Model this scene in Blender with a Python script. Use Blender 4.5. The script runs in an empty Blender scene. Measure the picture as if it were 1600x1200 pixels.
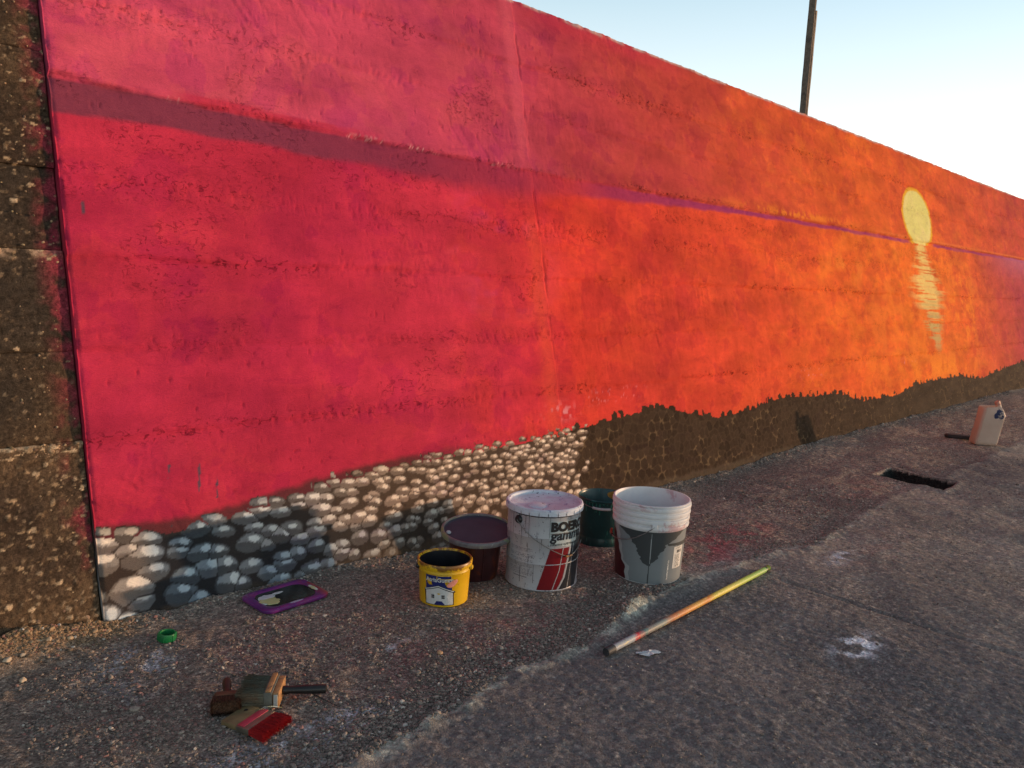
import bpy, bmesh, math, random
import numpy as np
from mathutils import Vector, Matrix

sc = bpy.context.scene
COL = sc.collection
R = math.radians
random.seed(7)
rng = np.random.default_rng(11)

# ------------------------------------------------------------------ camera
cam_d = bpy.data.cameras.new("camera")
cam = bpy.data.objects.new("camera", cam_d)
COL.objects.link(cam)
cam_d.sensor_width = 36.0
cam_d.lens = 27.9
cam_d.clip_start = 0.02
cam_d.clip_end = 3000
_R = Vector((0.70850886, -0.70429261, 0.04457698))
_U = Vector((0.06348239, 0.12651839, 0.98993085))
_F = Vector((0.70284079, 0.69854492, -0.13434958))
cam.matrix_world = Matrix(((_R.x, _U.x, -_F.x, 0.0), (_R.y, _U.y, -_F.y, -2.55), (_R.z, _U.z, -_F.z, 1.15), (0, 0, 0, 1)))
sc.camera = cam

# ------------------------------------------------------------------ sky, sun, exposure
SUN_AZ = math.atan2(-0.568, 0.823)       # direction TO the sun, angle from +X
SUN_EL = R(3.6)
w = bpy.data.worlds.new("World")
sc.world = w
w.use_nodes = True
wn = w.node_tree.nodes
sky = wn.new("ShaderNodeTexSky")
sky.sky_type = 'NISHITA'
sky.sun_disc = False
sky.sun_elevation = SUN_EL
sky.sun_rotation = math.pi / 2 - SUN_AZ
sky.air_density = 1.0
sky.dust_density = 0.6
sky.ozone_density = 2.0
bg = wn["Background"]
bg.inputs[1].default_value = 0.15
# thin even high haze over the clear sky: pale blue overhead, whiter towards the horizon, same all round
wl = w.node_tree.links
tcw = wn.new("ShaderNodeTexCoord"); sxw = wn.new("ShaderNodeSeparateXYZ"); wl.new(tcw.outputs["Generated"], sxw.inputs[0])
veil = wn.new("ShaderNodeValToRGB"); wl.new(sxw.outputs[2], veil.inputs[0])
els = veil.color_ramp.elements   # haze whitens towards the horizon all round
VEIL = [(0.0, (5.0, 4.8, 4.5)), (0.13, (5.0, 4.9, 4.6)), (0.21, (4.0, 4.2, 4.1)), (0.32, (2.5, 3.1, 3.3)), (0.5, (0.9, 1.1, 1.2)), (1.0, (0.55, 0.65, 0.7))]
while len(els) < len(VEIL): els.new(.5)
for e_, (p_, c_) in zip(els, VEIL): e_.position = p_; e_.color = (*c_, 1)
adw = wn.new("ShaderNodeMix"); adw.data_type = 'RGBA'; adw.blend_type = 'ADD'; adw.inputs[0].default_value = 1.0
wl.new(sky.outputs[0], adw.inputs[6]); wl.new(veil.outputs[0], adw.inputs[7]); wl.new(adw.outputs[2], bg.inputs[0])
sun_d = bpy.data.lights.new("sun", 'SUN')
sun_d.energy = 2.45
sun_d.angle = R(0.9)
sun_d.color = (1.0, 0.62, 0.36)
sun = bpy.data.objects.new("sun", sun_d)
COL.objects.link(sun)
sd = Vector((math.cos(SUN_AZ) * math.cos(SUN_EL), math.sin(SUN_AZ) * math.cos(SUN_EL), math.sin(SUN_EL)))
sun.rotation_euler = sd.to_track_quat('Z', 'Y').to_euler()
sun.location = (8, -6, 4)
sc.view_settings.view_transform = 'Standard'
sc.view_settings.look = 'None'
sc.view_settings.gamma = 1
sc.view_settings.use_curve_mapping = False
sc.view_settings.exposure = 0.36

def re_names(n): return n.split(".")[0] in ("small_print", "paint_drips", "barcode", "scuffed_print", "side_lettering", "paint_runs", "embossed_panel")
# ------------------------------------------------------------------ numpy noise
def _h(ix, iy, s):
    n = (ix * 374761393 + iy * 668265263 + s * 974634777) & 0xFFFFFFFF
    n = ((n ^ (n >> 13)) * 1274126177) & 0xFFFFFFFF
    n = ((n ^ (n >> 16)) * 2246822519) & 0xFFFFFFFF
    return ((n ^ (n >> 15)) & 0xFFFFFF) / float(0xFFFFFF)

def vn(x, y, s=0):
    x = np.asarray(x, float); y = np.asarray(y, float)
    x, y = np.broadcast_arrays(x, y)
    ix = np.floor(x).astype(np.int64); iy = np.floor(y).astype(np.int64)
    fx = x - ix; fy = y - iy
    fx = fx * fx * fx * (fx * (fx * 6 - 15) + 10); fy = fy * fy * fy * (fy * (fy * 6 - 15) + 10)
    a = _h(ix, iy, s); b = _h(ix + 1, iy, s); c = _h(ix, iy + 1, s); d = _h(ix + 1, iy + 1, s)
    return (a + (b - a) * fx) * (1 - fy) + (c + (d - c) * fx) * fy

def fbm(x, y, s=0, o=4):
    r = 0; amp = 1.0; t = 0
    for i in range(o):
        a = 0.6 + i
        xr = x * math.cos(a) - y * math.sin(a); yr = x * math.sin(a) + y * math.cos(a)
        r = r + amp * vn(xr * 2 ** i + 17.3 * i, yr * 2 ** i - 9.1 * i, s + i * 13)
        t += amp; amp *= 0.5
    return r / t * 2 - 1          # -1..1

def ss(a, b, x):
    t = np.clip((x - a) / (b - a), 0, 1)
    return t * t * (3 - 2 * t)

def mix(a, b, t):
    a = np.asarray(a, float); b = np.asarray(b, float)
    return a * (1 - t[..., None]) + b * t[..., None]

def gauss(x, c, s):
    return np.exp(-((x - c) / s) ** 2)

# ------------------------------------------------------------------ object helpers
def link(name, me, parent=None, mats=()):
    o = bpy.data.objects.new(name, me)
    COL.objects.link(o)
    for m in mats:
        if me is not None:
            me.materials.append(m)
    if parent is not None:
        o.parent = parent
    return o

def thing(name, label, cat, loc=(0, 0, 0), rot=(0, 0, 0), group=None):
    o = bpy.data.objects.new(name, None)
    COL.objects.link(o)
    o.empty_display_size = 0.05
    o.location = loc; o.rotation_euler = rot
    tag(o, label, cat, group)
    return o

def tag(o, label=None, cat=None, group=None, kind=None):
    if label: o["label"] = label
    if cat: o["category"] = cat
    if group: o["group"] = group
    if kind: o["kind"] = kind
    return o

def np_mesh(name, V, F, smooth=True, col=None):
    """V (n,3); F (m,k)"""
    me = bpy.data.meshes.new(name)
    V = np.ascontiguousarray(V, np.float32); F = np.ascontiguousarray(F, np.int32)
    k = F.shape[1]
    me.vertices.add(len(V)); me.vertices.foreach_set("co", V.ravel())
    me.loops.add(F.size); me.loops.foreach_set("vertex_index", F.ravel())
    me.polygons.add(len(F)); me.polygons.foreach_set("loop_start", np.arange(0, F.size, k, dtype=np.int32))
    me.polygons.foreach_set("loop_total", np.full(len(F), k, np.int32))
    me.polygons.foreach_set("use_smooth", np.full(len(F), smooth, bool))
    me.update(calc_edges=True)
    if col is not None:
        a = me.color_attributes.new("paint", 'FLOAT_COLOR', 'POINT')
        c = np.ones((len(V), 4), np.float32); c[:, :3] = col
        a.data.foreach_set("color", c.ravel())
    return me

def grid_faces(nu, nv, flip=False):
    i = np.arange(nu - 1)[:, None] * nv + np.arange(nv - 1)[None, :]
    f = np.stack([i, i + nv, i + nv + 1, i + 1], -1).reshape(-1, 4)
    return f[:, ::-1] if flip else f

def bm_obj(name, bm, mats, parent=None, smooth=True):
    me = bpy.data.meshes.new(name)
    bmesh.ops.recalc_face_normals(bm, faces=bm.faces)
    bm.to_mesh(me); bm.free()
    if smooth:
        for p in me.polygons: p.use_smooth = True
        me.set_sharp_from_angle(angle=R(38))
    if not isinstance(mats, (list, tuple)): mats = [mats]
    return link(name, me, parent, mats)

def lathe(name, prof, mat, parent=None, n=96, loc=(0, 0, 0), close=False):
    """prof list of (r,z)."""
    bm = bmesh.new(); rings = []
    for r, z in prof:
        if r < 1e-6:
            rings.append([bm.verts.new((0, 0, z))])
        else:
            rings.append([bm.verts.new((r * math.cos(2 * math.pi * i / n), r * math.sin(2 * math.pi * i / n), z)) for i in range(n)])
    pairs = list(zip(rings[:-1], rings[1:]))
    if close: pairs.append((rings[-1], rings[0]))
    for a, b in pairs:
        for i in range(n):
            j = (i + 1) % n
            if len(a) == 1 and len(b) == 1: continue
            if len(a) == 1: bm.faces.new((a[0], b[i], b[j]))
            elif len(b) == 1: bm.faces.new((a[i], a[j], b[0]))
            else: bm.faces.new((a[i], a[j], b[j], b[i]))
    o = bm_obj(name, bm, mat, parent)
    o.location = loc
    return o

def tube(name, pts, rad, mat, parent=None, n=10, cap=True):
    bm = bmesh.new(); pts = [Vector(p) for p in pts]
    if not isinstance(rad, (list, tuple)): rad = [rad] * len(pts)
    rings = []; ref = Vector((0.13, 0.21, 0.97)).normalized()
    for i, p in enumerate(pts):
        t = (pts[min(i + 1, len(pts) - 1)] - pts[max(i - 1, 0)]).normalized()
        a = t.cross(ref)
        if a.length < 1e-3: a = t.cross(Vector((1, 0, 0)))
        a.normalize(); b = t.cross(a).normalized(); ref = b.cross(t) * 0 + ref
        rings.append([bm.verts.new(p + (a * math.cos(2 * math.pi * k / n) + b * math.sin(2 * math.pi * k / n)) * rad[i]) for k in range(n)])
    for r0, r1 in zip(rings[:-1], rings[1:]):
        for k in range(n):
            bm.faces.new((r0[k], r0[(k + 1) % n], r1[(k + 1) % n], r1[k]))
    if cap:
        bm.faces.new(rings[0]); bm.faces.new(rings[-1])
    return bm_obj(name, bm, mat, parent)

def box(name, size, mat, parent=None, loc=(0, 0, 0), rot=(0, 0, 0), bev=0.002, jit=0.0, seg=2):
    bm = bmesh.new()
    bmesh.ops.create_cube(bm, size=1)
    for v in bm.verts:
        v.co = Vector((v.co.x * size[0], v.co.y * size[1], v.co.z * size[2]))
        if jit: v.co += Vector((random.uniform(-jit, jit), random.uniform(-jit, jit), random.uniform(-jit, jit)))
    if bev: bmesh.ops.bevel(bm, geom=list(bm.edges), offset=bev, segments=seg, affect='EDGES', profile=0.6)
    o = bm_obj(name, bm, mat, parent)
    o.location = loc; o.rotation_euler = rot
    return o

# ------------------------------------------------------------------ materials
def new_mat(name):
    m = bpy.data.materials.new(name); m.use_nodes = True
    nt = m.node_tree; b = nt.nodes["Principled BSDF"]
    return m, nt, b

def N(nt, t, **kw):
    n = nt.nodes.new(t)
    for k, v in kw.items():
        if k in n.inputs.keys() if hasattr(n.inputs, 'keys') else False: n.inputs[k].default_value = v
        else: setattr(n, k, v)
    return n

def noise(nt, scale, detail=4, rough=0.6, vec=None, dist=0.0):
    n = nt.nodes.new("ShaderNodeTexNoise")
    n.inputs["Scale"].default_value = scale; n.inputs["Detail"].default_value = detail
    n.inputs["Roughness"].default_value = rough; n.inputs["Distortion"].default_value = dist
    if vec is not None: nt.links.new(vec, n.inputs["Vector"])
    return n

def ramp(nt, fac, stops, interp='LINEAR'):
    r = nt.nodes.new("ShaderNodeValToRGB"); r.color_ramp.interpolation = interp
    e = r.color_ramp.elements
    while len(e) < len(stops): e.new(0.5)
    for x, (p, c) in zip(e, stops):
        x.position = p; x.color = (*c, 1) if len(c) == 3 else c
    nt.links.new(fac, r.inputs[0])
    return r

def mixc(nt, fac, a, b, mode='MIX'):
    m = nt.nodes.new("ShaderNodeMix"); m.data_type = 'RGBA'; m.blend_type = mode
    for s, v in ((0, fac), (6, a), (7, b)):
        if isinstance(v, (int, float)): m.inputs[s].default_value = v
        elif isinstance(v, tuple): m.inputs[s].default_value = (*v, 1)
        else: nt.links.new(v, m.inputs[s])
    return m.outputs[2]

def bump(nt, b, h, strength=0.3, dist=0.002):
    n = nt.nodes.new("ShaderNodeBump"); n.inputs["Strength"].default_value = strength; n.inputs["Distance"].default_value = dist
    nt.links.new(h, n.inputs["Height"]); nt.links.new(n.outputs[0], b.inputs["Normal"])
    return n

def coords(nt): return nt.nodes.new("ShaderNodeTexCoord").outputs["Object"]

def worn(name, col, rough=0.5, var=0.25, vscale=18, dirt=None, dscale=9, dthr=0.6, metal=0.0, bstr=0.12, spec=0.5, drips=None):
    """base colour with tonal variation, optional dirt/paint marks with their own colour"""
    m, nt, b = new_mat(name); c = coords(nt)
    n1 = noise(nt, vscale, 6, 0.65, c)
    dark = tuple(x * (1 - var) for x in col); lite = tuple(min(1, x * (1 + var)) for x in col)
    out = ramp(nt, n1.outputs[0], [(0.3, dark), (0.7, lite)]).outputs[0]
    if dirt is not None:
        n2 = noise(nt, dscale, 7, 0.7, c, 0.4)
        f = ramp(nt, n2.outputs[0], [(dthr, (0, 0, 0)), (dthr + 0.06, (1, 1, 1))])
        out = mixc(nt, f.outputs[0], out, dirt)
    if drips is not None:
        mp = nt.nodes.new("ShaderNodeMapping"); mp.inputs["Scale"].default_value = (90, 90, 9); nt.links.new(c, mp.inputs[0])
        n3 = noise(nt, 1.0, 3, 0.6, mp.outputs[0])
        f = ramp(nt, n3.outputs[0], [(0.66, (0, 0, 0)), (0.69, (1, 1, 1))])
        out = mixc(nt, f.outputs[0], out, drips)
    nt.links.new(out, b.inputs["Base Color"])
    b.inputs["Roughness"].default_value = rough; b.inputs["Metallic"].default_value = metal
    b.inputs["Specular IOR Level"].default_value = spec
    n4 = noise(nt, 140, 4, 0.7, c)
    bump(nt, b, n4.outputs[0], bstr, 0.002)
    return m

def painted(name, fine=260, fvar=0.16, rough=0.9, bstr=0.5, bdist=0.002, spec=0.2, mid=40):
    """surface coloured by its 'paint' attribute, with shader grain over it"""
    m, nt, b = new_mat(name)
    a = nt.nodes.new("ShaderNodeAttribute"); a.attribute_name = "paint"
    c = coords(nt)
    n1 = noise(nt, fine, 5, 0.7, c)
    n2 = noise(nt, mid, 6, 0.7, c, 0.5)
    f1 = ramp(nt, n1.outputs[0], [(0.25, (1 - fvar,) * 3), (0.75, (1 + fvar,) * 3)])
    f2 = ramp(nt, n2.outputs[0], [(0.3, (1 - fvar * 0.7,) * 3), (0.7, (1 + fvar * 0.7,) * 3)])
    o = mixc(nt, 1.0, a.outputs[0], f1.outputs[0], 'MULTIPLY')
    o = mixc(nt, 1.0, o, f2.outputs[0], 'MULTIPLY')
    nt.links.new(o, b.inputs["Base Color"])
    b.inputs["Roughness"].default_value = rough; b.inputs["Specular IOR Level"].default_value = spec
    s = nt.nodes.new("ShaderNodeMath"); s.operation = 'ADD'
    nt.links.new(n1.outputs[0], s.inputs[0]); nt.links.new(n2.outputs[0], s.inputs[1])
    bump(nt, b, s.outputs[0], bstr, bdist)
    return m

def wall_mat():
    m, nt, b = new_mat("mural_paint_on_render")
    a = nt.nodes.new("ShaderNodeAttribute"); a.attribute_name = "paint"
    r = nt.nodes.new("ShaderNodeAttribute"); r.attribute_name = "rough"
    c = coords(nt)
    st_ = nt.nodes.new("ShaderNodeMapping"); st_.inputs["Scale"].default_value = (.42, 1, 1); nt.links.new(c, st_.inputs[0]); cs = st_.outputs[0]
    n1 = noise(nt, 260, 4, .65, cs); n2 = noise(nt, 46, 8, .75, cs, .6); n3 = noise(nt, 10, 9, .70, cs, .8)
    f1 = ramp(nt, n1.outputs[0], [(.25, (.93,) * 3), (.75, (1.07,) * 3)])
    f2 = ramp(nt, n2.outputs[0], [(.36, (.93, .91, .94)), (.50, (1, 1, 1)), (.70, (1.04, 1.05, 1.03))])
    f3 = ramp(nt, n3.outputs[0], [(.385, (.88, .84, .93)), (.41, (.96, .95, .98)), (.46, (1, 1, 1)), (.60, (1.02, 1.03, 1.02)), (.64, (1.06, 1.10, 1.06))])
    o = mixc(nt, 1., a.outputs[0], f1.outputs[0], 'MULTIPLY'); o = mixc(nt, 1., o, f2.outputs[0], 'MULTIPLY'); o = mixc(nt, 1., o, f3.outputs[0], 'MULTIPLY')
    # broken pits where the render was left rough, their shade mixed into the colour
    mp = nt.nodes.new("ShaderNodeMapping"); mp.inputs["Scale"].default_value = (34, 60, 46); mp.inputs["Rotation"].default_value = (0, .5, 0); nt.links.new(c, mp.inputs[0])
    p = noise(nt, 1., 5, .72, mp.outputs[0], 1.2)
    pr = ramp(nt, p.outputs[0], [(.575, (1, 1, 1)), (.60, (0, 0, 0))])
    inv = nt.nodes.new("ShaderNodeMath"); inv.operation = 'SUBTRACT'; inv.inputs[0].default_value = 1.; nt.links.new(pr.outputs[0], inv.inputs[1])
    mu = nt.nodes.new("ShaderNodeMath"); mu.operation = 'MULTIPLY'; nt.links.new(inv.outputs[0], mu.inputs[0]); nt.links.new(r.outputs["Fac"], mu.inputs[1])
    o = mixc(nt, mu.outputs[0], o, mixc(nt, 1., o, (.30, .24, .30), 'MULTIPLY'))
    nt.links.new(o, b.inputs["Base Color"]); b.inputs["Roughness"].default_value = .9; b.inputs["Specular IOR Level"].default_value = .06
    h1 = nt.nodes.new("ShaderNodeMath"); h1.operation = 'MULTIPLY_ADD'; h1.inputs[1].default_value = -3.0; nt.links.new(mu.outputs[0], h1.inputs[0])
    ad = nt.nodes.new("ShaderNodeMath"); ad.operation = 'MULTIPLY_ADD'; ad.inputs[1].default_value = 0.8; nt.links.new(n2.outputs[0], ad.inputs[0]); nt.links.new(n1.outputs[0], ad.inputs[2])
    nt.links.new(ad.outputs[0], h1.inputs[2])
    bump(nt, b, h1.outputs[0], .8, .0032)
    return m
M_wall = wall_mat()
M_conc = painted("exposed_aggregate", 420, 0.75, 0.95, 0.9, 0.003, 0.15, 170)
def ground_mat():
    m, nt, b = new_mat("rough_old_concrete"); c = coords(nt)
    a = nt.nodes.new("ShaderNodeAttribute"); a.attribute_name = "paint"
    n1 = noise(nt, 230, 5, .75, c); n2 = noise(nt, 60, 7, .72, c, .4)
    v = nt.nodes.new("ShaderNodeTexVoronoi"); v.inputs["Scale"].default_value = 170; v.inputs["Randomness"].default_value = 1; nt.links.new(c, v.inputs["Vector"])
    v2 = nt.nodes.new("ShaderNodeTexVoronoi"); v2.inputs["Scale"].default_value = 75; nt.links.new(c, v2.inputs["Vector"])
    sep = nt.nodes.new("ShaderNodeSeparateColor"); nt.links.new(v.outputs["Color"], sep.inputs[0])
    sep2 = nt.nodes.new("ShaderNodeSeparateColor"); nt.links.new(v2.outputs["Color"], sep2.inputs[0])
    ra = nt.nodes.new("ShaderNodeAttribute"); ra.attribute_name = "rough"
    o = mixc(nt, ra.outputs["Fac"], a.outputs[0], ramp(nt, sep.outputs[0], [(.0, (.50,) * 3), (.5, (.88,) * 3), (.85, (1.15,) * 3), (1., (1.9, 1.85, 1.75))]).outputs[0], 'MULTIPLY')
    o = mixc(nt, 1., o, ramp(nt, n2.outputs[0], [(.34, (.62,) * 3), (.5, (1,) * 3), (.66, (1.32, 1.3, 1.27))]).outputs[0], 'MULTIPLY')
    o = mixc(nt, 1., o, ramp(nt, sep2.outputs[1], [(.0, (.92,) * 3), (.90, (1.04,) * 3), (.94, (1.5, 1.45, 1.38))]).outputs[0], 'MULTIPLY')
    nt.links.new(o, b.inputs["Base Color"]); b.inputs["Roughness"].default_value = .95; b.inputs["Specular IOR Level"].default_value = .08
    h = nt.nodes.new("ShaderNodeMath"); h.operation = 'MULTIPLY_ADD'; h.inputs[1].default_value = -.9; nt.links.new(v.outputs["Distance"], h.inputs[0]); nt.links.new(n2.outputs[0], h.inputs[2])
    h2 = nt.nodes.new("ShaderNodeMath"); h2.operation = 'ADD'; nt.links.new(h.outputs[0], h2.inputs[0]); nt.links.new(n1.outputs[0], h2.inputs[1])
    bn = bump(nt, b, h2.outputs[0], 1.0, .0036); nt.links.new(ra.outputs["Fac"], bn.inputs["Strength"])
    return m
M_ground = ground_mat()
M_pebble = painted("gravel_stone", 300, 0.2, 0.85, 0.3, 0.001, 0.3, 120)

# ------------------------------------------------------------------ ground height
BATTER = 0.235
RIDGE = np.array([(-3, -1.2), (0.5, -1.15), (1.01, -1.09), (1.31, -1.07), (1.6, -1.02), (1.87, -1.06), (2.25, -.98), (2.64, -.95), (3.27, -1.02), (3.5, -1.09), (3.9, -1.05), (4.8, -1.0), (7, -1.02), (60, -1.1)])
FLAT = [(2.566, -.807, .15), (2.188, -.58, .16), (1.772, -.493, .11), (2.03, -.37, .11), (2.71, -.44, .12),
        (.909, -.208, .03), (1.34, -.15, .13), (7.0, -.85, .12)]

def ground_h(x, y):
    x = np.asarray(x, float); y = np.asarray(y, float)
    x, y = np.broadcast_arrays(x, y)
    ry = np.interp(x, RIDGE[:, 0], RIDGE[:, 1]) + 0.03 * fbm(x * 7, y * 0 + 1.0, 5, 3)
    d = y - ry                                         # >0 = gravel strip towards the wall
    near = np.exp(-(np.maximum(np.hypot(x - 3, y + 1) - 6, 0) / 12) ** 2)
    h = 0.009 * fbm(x * 2.1, y * 2.1, 21, 3) * near
    strip = ss(-0.02, 0.06, d)
    h = h + strip * (0.0065 * fbm(x * 9, y * 9, 22, 4) + 0.0035 * fbm(x * 40, y * 40, 23, 3) - 0.006)
    slab = 1 - strip
    h = h + slab * (0.0035 * fbm(x * 6, y * 6, 24, 4) + 0.0010 * fbm(x * 26, y * 26, 25, 3) + 0.0022 * fbm(x * 62, y * 62, 28, 2))
    # crusty broken lip of the slab
    lip = np.exp(-((d + 0.02 + .025 * fbm(x * 22, y * 22, 27, 3)) / 0.032) ** 2) * (1 - 0.6 * ss(3.4, 4.4, x))
    h = h + lip * (0.006 + 0.016 * np.maximum(fbm(x * 16, y * 16, 26, 4), -0.3))
    # lump of crust in front of the grey-white bucket
    h = h + (0.030 * np.exp(-((x - 2.27 - 1.2 * (y + .965)) / .11) ** 2 - ((y + .965) / .045) ** 2)) * (1 + .5 * fbm(x * 25, y * 25, 29, 3)) + 0.010 * np.exp(-((x - 2.5) / .1) ** 2 - ((y + 1.01) / .04) ** 2)
    # joint across the slab
    jx = 2.925 + 0.02 * fbm(y * 3, x * 0, 31, 3)
    j = np.exp(-((x - jx) / 0.011) ** 2) * ss(-1.16, -1.25, y)
    h = h - 0.013 * j * (0.6 + 0.5 * vn(x * 20, y * 20, 32)) + 0.006 * ss(0.0, -0.25, x - jx) * ss(-0.9, -0.0, x - jx) * ss(-1.2, -1.4, y)
    # the strip dips a little at the wall foot
    h = h - 0.032 * ss(-0.62, -0.05, y) * ss(1.5, 2.3, x) * (1 - ss(4.6, 6.2, x))
    # rubble banked in the corner at the unpainted wall
    h = h + 0.055 * np.exp(-((y + .0) / .07) ** 2) * ss(.88, .5, x) * (1 + .5 * fbm(x * 14, y * 14, 34, 3))
    # small fillet of crumbs along the wall
    h = h + 0.010 * np.exp(-((y) / .035) ** 2) * (1 + fbm(x * 12, y * 12, 35, 3))
    # ground swell on the far right with ruts
    h = h - 0.02 * np.exp(-((x - 6.9) / .35) ** 2 - ((y + 1.28) / .1) ** 2)
    h = h + 0.012 * fbm(x * 3.2, y * 4.5, 36, 3) * ss(3.2, 4.5, x) * near
    flat = 0
    for fx, fy, fr in FLAT:
        flat = np.maximum(flat, 1 - ss(fr, fr + 0.07, np.hypot(x - fx, y - fy)))
    base = -0.032 * ss(-0.62, -0.05, y) * ss(1.5, 2.3, x) * (1 - ss(4.6, 6.2, x))
    h = h * (1 - flat) + (base + 0.0015 * fbm(x * 50, y * 50, 37, 2)) * flat
    # sunk drain opening
    hx, hy, ca, sa = 5.29, -.92, math.cos(0.03), math.sin(0.03)
    u = (x - hx) * ca + (y - hy) * sa - 0.16 * (y - hy); v = -(x - hx) * sa + (y - hy) * ca
    e = np.maximum(np.abs(u) / 0.155, np.abs(v) / 0.205) + 0.05 * fbm(x * 5, y * 5, 38, 2)
    hole = 1 - ss(0.84, 1.06, e)
    h = h * (1 - hole) + (-0.07 + 0.003 * fbm(x * 25, y * 25, 39, 2)) * hole
    h = h + 0.006 * np.exp(-((e - 1.1) / .1) ** 2)
    return h

def gh(x, y): return float(ground_h(np.array([x]), np.array([y]))[0])

def spaced(a, b, s0, s1, power=1.0):
    """points from a to b with spacing going from s0 to s1"""
    out = [a]; L = abs(b - a); sgn = 1 if b > a else -1
    while abs(out[-1] - a) < L:
        t = (abs(out[-1] - a) / L) ** power
        out.append(out[-1] + sgn * (s0 + (s1 - s0) * t))
    out[-1] = b
    return out

# ------------------------------------------------------------------ ground mesh
gx = sorted(set(spaced(0.3, -2, .012, .2) + spaced(-2, -30, .3, 4) + spaced(-30, -400, 6, 60) + spaced(0.3, 3.2, .007, .0085) + spaced(3.2, 7.6, .0085, .026) + spaced(5.0, 5.62, .006, .006) + spaced(7.6, 16, .03, .3) + spaced(16, 400, .5, 40)))
gy = sorted(set(spaced(-2.3, 0.03, .0075, .0075) + spaced(-2.3, -6, .012, .2) + spaced(-6, -40, .3, 4) + spaced(-40, -400, 8, 60) + spaced(0.03, 2.2, .1, .2) + spaced(2.2, 40, .3, 4) + spaced(40, 400, 8, 60)))
gx = np.array(gx); gy = np.array(gy)
GX, GY = np.meshgrid(gx, gy, indexing='ij')
GZ = ground_h(GX, GY)
ry = np.interp(GX, RIDGE[:, 0], RIDGE[:, 1])
gd = GY - ry
c = mix((.175, .145, .125), (.235, .195, .165), ss(-.4, .5, fbm(GX * 3, GY * 3, 41, 4)))
c = mix(c, (.125, .108, .100), ss(.05, .6, fbm(GX * 1.6, GY * 1.6, 42, 4)) * .8)
c = mix(c, (.235, .18, .145), ss(0.0, .08, gd) * (.45 + .3 * fbm(GX * 5, GY * 5, 43, 3)))
c = mix(c, (.11, .105, .11), ss(.05, -.05, gd) * .55 * ss(3.4, 2.4, GX))
lipc = np.exp(-((gd + .01 + .03 * fbm(GX * 30, GY * 30, 49, 3)) / .022) ** 2) * (1 - .75 * ss(2.9, 3.5, GX)) * ss(-.5, .2, fbm(GX * 14, GY * 14, 44, 3))
c = mix(c, (.42, .42, .35), lipc * .8)
patch = np.exp(-((GX - 2.8) / .3) ** 2 - ((GY + .93) / .09) ** 2)
c = mix(c, (.25, .26, .25), np.clip(patch * (1 + fbm(GX * 20, GY * 20, 48, 3)), 0, .85) * .7)
# spilt paint: red and pink stains, white splashes
def stain(cx, cy, sx, sy, colr, amt, seed, thr=-.1, sc_=16):
    global c
    g = np.exp(-((GX - cx) / sx) ** 2 - ((GY - cy) / sy) ** 2)
    c = mix(c, colr, np.clip(g * 1.6, 0, 1) * ss(thr, thr + .35, fbm(GX * sc_, GY * sc_, seed, 4)) * amt * (.55 if colr[0] > 1.6 * colr[1] else 1))
stain(3.25, -.78, .30, .10, (.42, .06, .08), .75, 51)
stain(3.0, -.86, .2, .07, (.38, .04, .07), .6, 52)
stain(2.9, -.45, .5, .15, (.30, .07, .07), .45, 53)
stain(1.65, -.78, .35, .14, (.33, .10, .11), .45, 54)
stain(1.2, -.42, .25, .12, (.36, .12, .13), .4, 55)
stain(2.0, -.8, .3, .1, (.28, .07, .09), .4, 56)
stain(4.6, -.8, .6, .12, (.30, .08, .07), .4, 57)
stain(3.6, -1.3, .3, .1, (.3, .1, .08), .25, 58)
stain(.80, -.28, .09, .09, (.46, .46, .50), .6, 59, -.05, 22)
stain(.70, -.42, .07, .08, (.32, .32, .34), .4, 60, -.2)
stain(2.57, -1.64, .09, .05, (.72, .72, .76), .85, 61, -.05, 22)
stain(3.41, -1.24, .10, .035, (.6, .6, .62), .7, 62, 0, 20)
stain(1.5, -.63, .04, .03, (.62, .60, .62), .6, 63, 0, 24)
stain(1.42, -.67, .03, .03, (.62, .60, .62), .6, 63, 0, 24)
stain(.83, -.95, .2, .1, (.33, .33, .36), .5, 64, -.2)
stain(1.0, -.93, .18, .06, (.46, .46, .50), .7, 65, -.1, 26)
stain(.86, -.92, .08, .05, (.46, .46, .50), .6, 69, -.1, 30)
stain(8.9, -.5, .6, .05, (.5, .5, .48), .5, 66, -.1)
speck = vn(GX * 70, GY * 70, 67)
c = mix(c, (.42, .38, .33), (speck > .9) * .3)
c = mix(c, (.24, .145, .075), np.exp(-(GY / .10) ** 2) * ss(.95, .8, GX) * .8)
c = c * np.array([1.31, 1.33, 1.33])
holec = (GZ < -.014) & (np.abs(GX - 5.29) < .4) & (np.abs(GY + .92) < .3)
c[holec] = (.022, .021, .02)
c = c * (1 + .16 * fbm(GX * 45, GY * 45, 68, 4))[..., None]
V = np.stack([GX, GY, GZ], -1).reshape(-1, 3)
gme = np_mesh("ground", V, grid_faces(len(gx), len(gy)), True, np.clip(c.reshape(-1, 3), .01, .9))
gra = gme.attributes.new("rough", "FLOAT", "POINT"); gra.data.foreach_set("value", (.42 + .55 * ss(-.06, .06, gd) + .25 * ss(0, .5, fbm(GX * 2.4, GY * 2.4, 72, 3)) * ss(0, -.1, gd)).astype(np.float32).reshape(-1))
tag(link("ground", gme, None, [M_ground]), kind="structure")

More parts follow.
